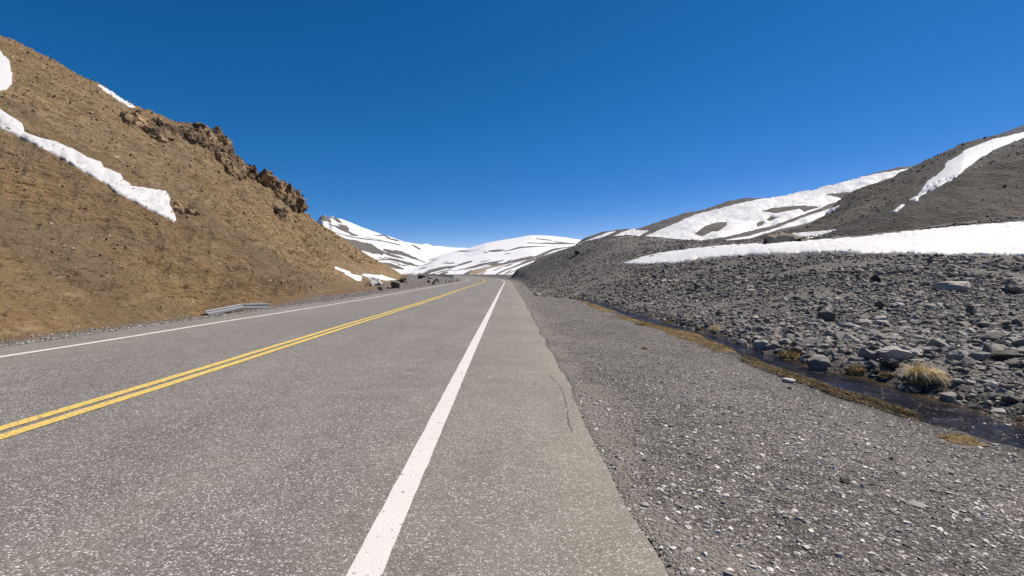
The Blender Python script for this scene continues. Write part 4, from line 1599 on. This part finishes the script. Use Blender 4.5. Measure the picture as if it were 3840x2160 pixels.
# ------------------------------------------------------------------ tan earth mound and dirty ice
def heap(name, x, y, wpx, hpx, mat, target, seed, depth=.6, nseg=48):
    h = hit(x, y, *target)
    c = np.array(h[0])
    rx, rz = wpx * c[1] / FOC / 2, hpx * c[1] / FOC
    a = np.linspace(-1, 1, nseg)
    A_, B_ = np.meshgrid(a, a)
    r = np.sqrt(A_ ** 2 + B_ ** 2)
    P = np.c_[A_.ravel() * 2.2, B_.ravel() * 2.2, np.full(A_.size, seed)]
    z = np.clip(1 - (r.ravel() * (1 + .25 * fbm(P, 3, seed))) ** 2, -.25, 1)
    z = np.sign(z) * np.abs(z) ** .7 * (1 + .2 * fbm(P * 2.2, 3, seed + 2))
    V = np.c_[c[0] + A_.ravel() * rx, c[1] + B_.ravel() * rx * depth, c[2] + z * rz]
    return mesh_obj(name, V, grid_faces(nseg, nseg), mat, shade_smooth=True)


tag(heap('earth_mound', *r4((1160, 718)), 140, 30, M['tan'], ['dark', 'ground'], 3), 'tan earth mound at the dark hill foot behind the snow band', 'earth mound')
tag(heap('ice_bank', *r2b((2030, 470)), 92, 30, M['dirty'], ['ground', 'left'], 5, .7), 'grey dirt-stained block of old snow beside the lay-by', 'snow bank')

# ------------------------------------------------------------------ guardrails
WPROF = [(-.125, 0.0), (-.115, .025), (-.075, .06), (-.045, .055), (-.015, .015), (.015, .015), (.045, .055), (.075, .06), (.115, .025), (.125, 0.0)]


def beam(name, path, ups, mat, parent, prof=WPROF, th=0.006):
    path = [np.array(p, float) for p in path]
    n, m = len(path), len(prof)
    V = []
    for i, p in enumerate(path):
        t = path[min(i + 1, n - 1)] - path[max(i - 1, 0)]
        t /= np.linalg.norm(t)
        u = np.array(ups[i], float)
        u = u - t * (u @ t)
        u /= np.linalg.norm(u)
        w = np.cross(t, u)
        for side in (0, th):
            for a, b in prof:
                V.append(p + u * a + w * (b + side))
    F = []
    k = 2 * m
    for i in range(n - 1):
        for j in range(m - 1):
            a = i * k + j
            F.append((a, a + 1, a + k + 1, a + k))
            a += m
            F.append((a, a + k, a + k + 1, a + 1))
        for j0 in (0, m - 1):
            a, b = i * k + j0, i * k + m + j0
            F.append((a, a + k, b + k, b))
    o = mesh_obj(name, V, F, mat)
    o.parent = parent
    if parent:
        o.matrix_parent_inverse = Matrix.Translation(-Vector(parent.location))
    return o


def post(p, h, mat, parent, lean=(0, 0), w=0.07):
    p = np.array(p, float)
    V, F = [], []
    prof = [(-w, -w), (w, -w), (w, -w * .6), (-w * .6, -w * .6), (-w * .6, w * .6), (w, w * .6), (w, w), (-w, w)]
    for z in (-0.2, h):
        for a, b in prof:
            V.append((p[0] + a + lean[0] * max(z, 0), p[1] + b + lean[1] * max(z, 0), p[2] + z))
    m = len(prof)
    for j in range(m):
        F.append((j, (j + 1) % m, m + (j + 1) % m, m + j))
    F.append(tuple(range(m, 2 * m)))
    o = mesh_obj('post', V, F, mat)
    o.parent = parent
    o.matrix_parent_inverse = Matrix.Translation(-Vector(parent.location))
    return o


def ground_pt(x, y, dz=0.0):
    h = hit(x, y, 'ground', 'left')
    return np.array(h[0]) + np.array([0, 0, dz])


# folded rail lying at the hill foot
a = ground_pt(771, 1181, .04)
c_ = ground_pt(1004, 1152, .05)
kx = pt(909, 1149, (a[1] + c_[1]) / 2 - .3)
root = empty('bent_guardrail', tuple(a))
b0 = a + (kx - a) * np.array([.5, .5, .46])
beam('rail', [a, b0, a + (kx - a) * .85, kx], [(-.75, .2, .65), (-.75, .2, .65), (-.7, .2, .7), (-.65, .2, .75)], M['metal'], root)
d0 = kx + (c_ - kx) * .5
beam('rail', [kx + np.array([.03, .02, -.02]), d0, c_], [(-.35, .2, .95), (-.2, .1, 1), (-.1, .1, 1)], M['metal'], root)
tag(root, 'buckled grey guardrail folded at the foot of the brown hill', 'guardrail', 'damaged guardrails beside the road')

# crumpled rail on the lay-by
p0, p1 = ground_pt(1659, 1066), ground_pt(1710, 1060)
root = empty('bent_guardrail', tuple(p0))
pm = [p0 + (p1 - p0) * t for t in (0, .25, .5, .75, 1)]
hz = [.12, .38, .52, .50, .48]
beam('rail', [p + np.array([0, 0, h]) for p, h in zip(pm, hz)], [(0, .35, .9)] * 5, M['metal'], root)
for t, le in ((.12, .3), (.42, .1), (.68, -.05), (1.0, .25)):
    q = p0 + (p1 - p0) * t + np.array([.05, .35, 0])
    post(q, .62, M['post'], root, (le, 0), .05)
tag(root, 'crumpled guardrail with leaning posts at the inside of the bend', 'guardrail', 'damaged guardrails beside the road')
p0 = ground_pt(1622, 1069)
root = empty('guardrail_scrap', tuple(p0))
beam('rail', [p0 + np.array([0, 0, .05]), p0 + np.array([.22, .1, .45]), p0 + np.array([.5, .2, .75])], [(-.5, .3, .8), (-.7, .3, .6), (-.8, .3, .5)], M['metal'], root)
beam('rail', [p0 + np.array([.5, .2, .75]), p0 + np.array([.75, .3, .35])], [(.6, .3, .6), (.6, .3, .6)], M['metal'], root)
tag(root, 'upright twisted scrap of guardrail left of the crumpled rail', 'guardrail', 'damaged guardrails beside the road')

# standing rail beyond the bend
sv = np.linspace(158, 262, 27)
pp = road_pt(sv, -(HALF + 1.9))
root = empty('guardrail', tuple(pp[0]))
pp[:, 2] = terrain_z(pp[:, 0], pp[:, 1])
beam('rail', pp + np.array([0, 0, .62]), [(0, 0, 1)] * len(sv), M['metal'], root, [(a * 1.3, b) for a, b in WPROF])
for q in pp:
    post(q + np.array([-.12, .05, 0]), .8, M['post'], root, w=.09)
tag(root, 'standing grey guardrail on posts along the far bend', 'guardrail')

# ------------------------------------------------------------------ stream
ys = np.exp(np.linspace(math.log(2.2), math.log(41), 260))
ys = np.r_[np.linspace(-4, 2.1, 40), ys]
wv = np.linspace(0, 1, 26)
Xs = xn(ys)[:, None] - .14 + (xf(ys) - xn(ys) + .30)[:, None] * wv[None]
Ys = np.repeat(ys[:, None], 26, 1)
Pw = np.c_[Xs.ravel(), Ys.ravel(), 0 * Xs.ravel()]
Zs = water_level(Ys).ravel() + 0.010 * fbm(Pw * np.array([5, 3.2, 1]), 3, 88)
edge = np.repeat(np.abs(wv * 2 - 1)[None] ** 2, len(ys), 0).ravel()
tag(mesh_obj('stream', np.c_[Xs.ravel(), Ys.ravel(), Zs], grid_faces(len(ys), 26), M['water'], shade_smooth=True, attrs=dict(edge=edge)), kind='structure')


# ------------------------------------------------------------------ dry grass and moss
def blades(name, P, L_, dirs, width, mat, tone, parent=None, droop=0.5, seg=3):
    """curved tapering blades; dirs = unit start directions"""
    n = len(P)
    dirs = dirs / np.linalg.norm(dirs, axis=1, keepdims=True)
    side = np.cross(dirs, np.array([0, 0, 1.0]) + RNG.normal(0, .2, (n, 3)))
    side /= np.maximum(np.linalg.norm(side, axis=1, keepdims=True), 1e-6)
    V = np.zeros((n, (seg + 1) * 2, 3))
    p = P.copy()
    d = dirs.copy()
    for k in range(seg + 1):
        w = width * (1 - k / (seg + .6))
        V[:, 2 * k] = p - side * w[:, None] / 2
        V[:, 2 * k + 1] = p + side * w[:, None] / 2
        p = p + d * (L_ / seg)[:, None]
        d = d + np.array([0, 0, -droop]) * (k + 1) / seg
        d /= np.linalg.norm(d, axis=1, keepdims=True)
    F = np.array([[2 * k, 2 * k + 1, 2 * k + 3, 2 * k + 2] for k in range(seg)])
    Fa = (F[None] + (np.arange(n) * (seg + 1) * 2)[:, None, None]).reshape(-1, 4)
    return mesh_obj(name, V.reshape(-1, 3), Fa, mat, attrs=dict(tone=np.repeat(tone, (seg + 1) * 2)))


def mound_mesh(name, c, r, h, mat, seed, parent=None, n=40):
    a = np.linspace(-1, 1, n)
    A_, B_ = np.meshgrid(a, a)
    P = np.c_[A_.ravel() * 1.5, B_.ravel() * 1.5, np.full(A_.size, seed * 1.7)]
    rr = np.hypot(A_, B_).ravel() * (1 + .3 * fbm(P, 3, seed))
    z = np.sqrt(np.clip(1 - rr ** 2, 0, 1)) * (1 + .25 * fbm(P * 4, 3, seed + 1)) - .15
    V = np.c_[A_.ravel() * r[0], B_.ravel() * r[1], z * h]
    if parent is None:
        V = V + np.array(c)
    return mesh_obj(name, V, grid_faces(n, n), mat, parent, shade_smooth=True)


def tussock(x, y, wpx, n, label, side=0.3):
    h = hit(x, y, 'ground')
    c = np.array(h[0])
    r = wpx * c[1] / FOC / 2
    root = empty('grass_tussock', tuple(c))
    az = RNG.uniform(0, 6.28, n)
    sp = np.abs(RNG.normal(0, .55, n))
    sp = sp * (1 + .35 * np.sin(az * 5 + 1) * np.sin(az * 3))
    D = np.c_[np.cos(az) * sp + side, np.sin(az) * sp - .12, np.ones(n) * .8]
    P = np.c_[np.cos(az) * r * .32 * np.sqrt(RNG.random(n)), np.sin(az) * r * .3 * np.sqrt(RNG.random(n)), np.full(n, r * .12)]
    L_ = r * RNG.uniform(.4, 1.15, n)
    b = blades('blades', P, L_, D, r * RNG.uniform(.018, .04, n), M['straw'], RNG.beta(1.5, 1.5, n), droop=1.25, seg=5)
    b.parent = root
    mnd = mound_mesh('base', None, (r * .42, r * .4), r * .35, M['moss'], 5, root)
    tag(root, label, 'grass', 'straw-coloured grass tussocks')
    return root


tussock(*r6((1480, 1290)), 190, 1300, 'big straw-coloured grass tussock drooping over the far bank', .42)
tussock(*r5((1825, 690)), 62, 600, 'small pale straw tussock upstream on the far bank', .1)


def clump(x, y, wpx, label, seed, hk=.5, bl=1.0):
    h = hit(x, y, 'ground')
    c = np.array(h[0])
    r = wpx * c[1] / FOC / 2
    root = empty('moss_clump', tuple(c))
    mound_mesh('cushion', None, (r, r * .8), r * hk, M['moss'], seed, root)
    n = 350
    az = RNG.uniform(0, 6.28, n)
    q = np.sqrt(RNG.random(n)) * .95
    P = np.c_[np.cos(az) * q * r, np.sin(az) * q * r * .8, np.sqrt(np.clip(1 - q ** 2, 0, 1)) * r * hk * .8]
    b = blades('blades', P, r * bl * RNG.uniform(.12, .4, n), np.c_[np.cos(az) * .6, np.sin(az) * .6, np.ones(n)] + RNG.normal(0, .4, (n, 3)), r * RNG.uniform(.015, .04, n), M['mossblade'], RNG.random(n), droop=.4)
    b.parent = root
    tag(root, label, 'moss', 'brown moss clumps by the stream')


clump(*r6((340, 1062)), 115, 'wide golden-brown moss clump behind the wet rock in the stream', 1, .35)
clump(*r6((915, 1200)), 88, 'round brown moss clump left of the broad humped boulder', 2, .55)
clump(*r6((1190, 1230)), 66, 'small brown moss clump just left of the big straw tussock', 3, .45)
clump(*r6((135, 1010)), 26, 'tiny orange moss tuft above the wet rock in the stream', 4)
clump(*r5((1425, 612)), 46, 'low brown moss clump on the far bank opposite the moss bulge', 5, .3)
clump(*r5((1270, 562)), 26, 'small flat moss clump farthest upstream on the far bank', 6, .3)
clump(*r5((1705, 670)), 26, 'brown moss tuft left of the small straw tussock', 7)
clump(*r5((1205, 838)), 26, 'tiny lone plant tuft on the gravel shoulder', 8, .4)
clump(*r7((2075, 465)), 40, 'brown moss clump at the right photo edge by the stream', 9, .5)
clump(*r7((1660, 590)), 150, 'smooth ochre moss cushion on the near bank downstream', 10, .22, .25)
clump(*r5((1195, 625)), 56, 'bulging olive moss cushion on the near bank upstream', 11, .35, .4)

# grass and moss ribbon along the near bank
OUT = [r5(p) for p in [(600, 410), (640, 428), (780, 522), (920, 582), (1130, 642), (1330, 702), (1450, 772), (1700, 842), (1850, 900), (2000, 945), (2150, 1020), (2400, 1112)]] + [r7(p) for p in [(900, 345), (1100, 400), (1300, 470), (1380, 492)]]
OB = np.array([on_water(*p) for p in OUT])
OB = OB[np.argsort(OB[:, 1])]


def xo(Y):
    return np.interp(Y, OB[:, 1], OB[:, 0])


yb = np.exp(np.linspace(math.log(OB[0, 1]), math.log(OB[-1, 1]), 420))
wb = np.linspace(0, 1, 16)
Xo = np.minimum(xo(yb), xn(yb) - .06)
Xm = Xo[:, None] + (xn(yb) + .10 - Xo)[:, None] * wb[None]
Ym = np.repeat(yb[:, None], 16, 1)
Pm = np.c_[Xm.ravel(), Ym.ravel(), 0 * Xm.ravel()]
wd = np.repeat((xn(yb) - Xo)[:, None], 16, 1).ravel()
zz = np.maximum(terrain_z(Xm, Ym), water_level(Ym).ravel() - .03)
hump = np.sin(np.pi * np.clip(np.repeat(wb[None], len(yb), 0).ravel(), 0, 1)) ** .6
gap = smooth(-.75, -.1, fbm(Pm * np.array([.9, .7, 1]), 3, 90))
zz = zz - .03 + hump * gap * (0.03 + .05 * np.minimum(wd, .6)) * (1 + .35 * fbm(Pm * 7, 3, 92))
moss = mesh_obj('bank_moss', np.c_[Xm.ravel(), Ym.ravel(), zz], grid_faces(len(yb), 16), M['moss'], shade_smooth=True)
tag(moss, kind='stuff')
n = 26000
i_ = RNG.integers(0, len(yb) - 1, n)
y_ = yb[i_] + RNG.uniform(0, 1, n) * (yb[i_ + 1] - yb[i_])
f_ = RNG.random(n)
xo_ = np.minimum(xo(y_), xn(y_) - .06)
x_ = xo_ + (xn(y_) + .03 - xo_) * f_
P = np.c_[x_, y_, np.maximum(terrain_z(x_, y_), water_level(y_)) + .02 + .05 * np.sin(np.pi * f_)]
hg = smooth(-.75, -.1, fbm(np.c_[x_ * .9, y_ * .7, x_ * 0], 3, 90)) > RNG.random(n) * .9
P, f_ = P[hg], f_[hg]
n = len(P)
az = RNG.uniform(0, 6.28, n)
gr = blades('bank_grass', P, RNG.uniform(.02, .075, n) * (1 - .5 * f_) * np.clip(7 / P[:, 1], .3, 1), np.c_[np.cos(az) * .7 - .25, np.sin(az) * .7 - .2, np.ones(n)], (.0022 + .0007 * P[:, 1]) * RNG.uniform(.6, 1.4, n), M['drygrass'], RNG.beta(1.3, 1.3, n) * (1 - .55 * f_), droop=.6)
tag(gr, kind='stuff')
print('stones', len(X), 'ok')
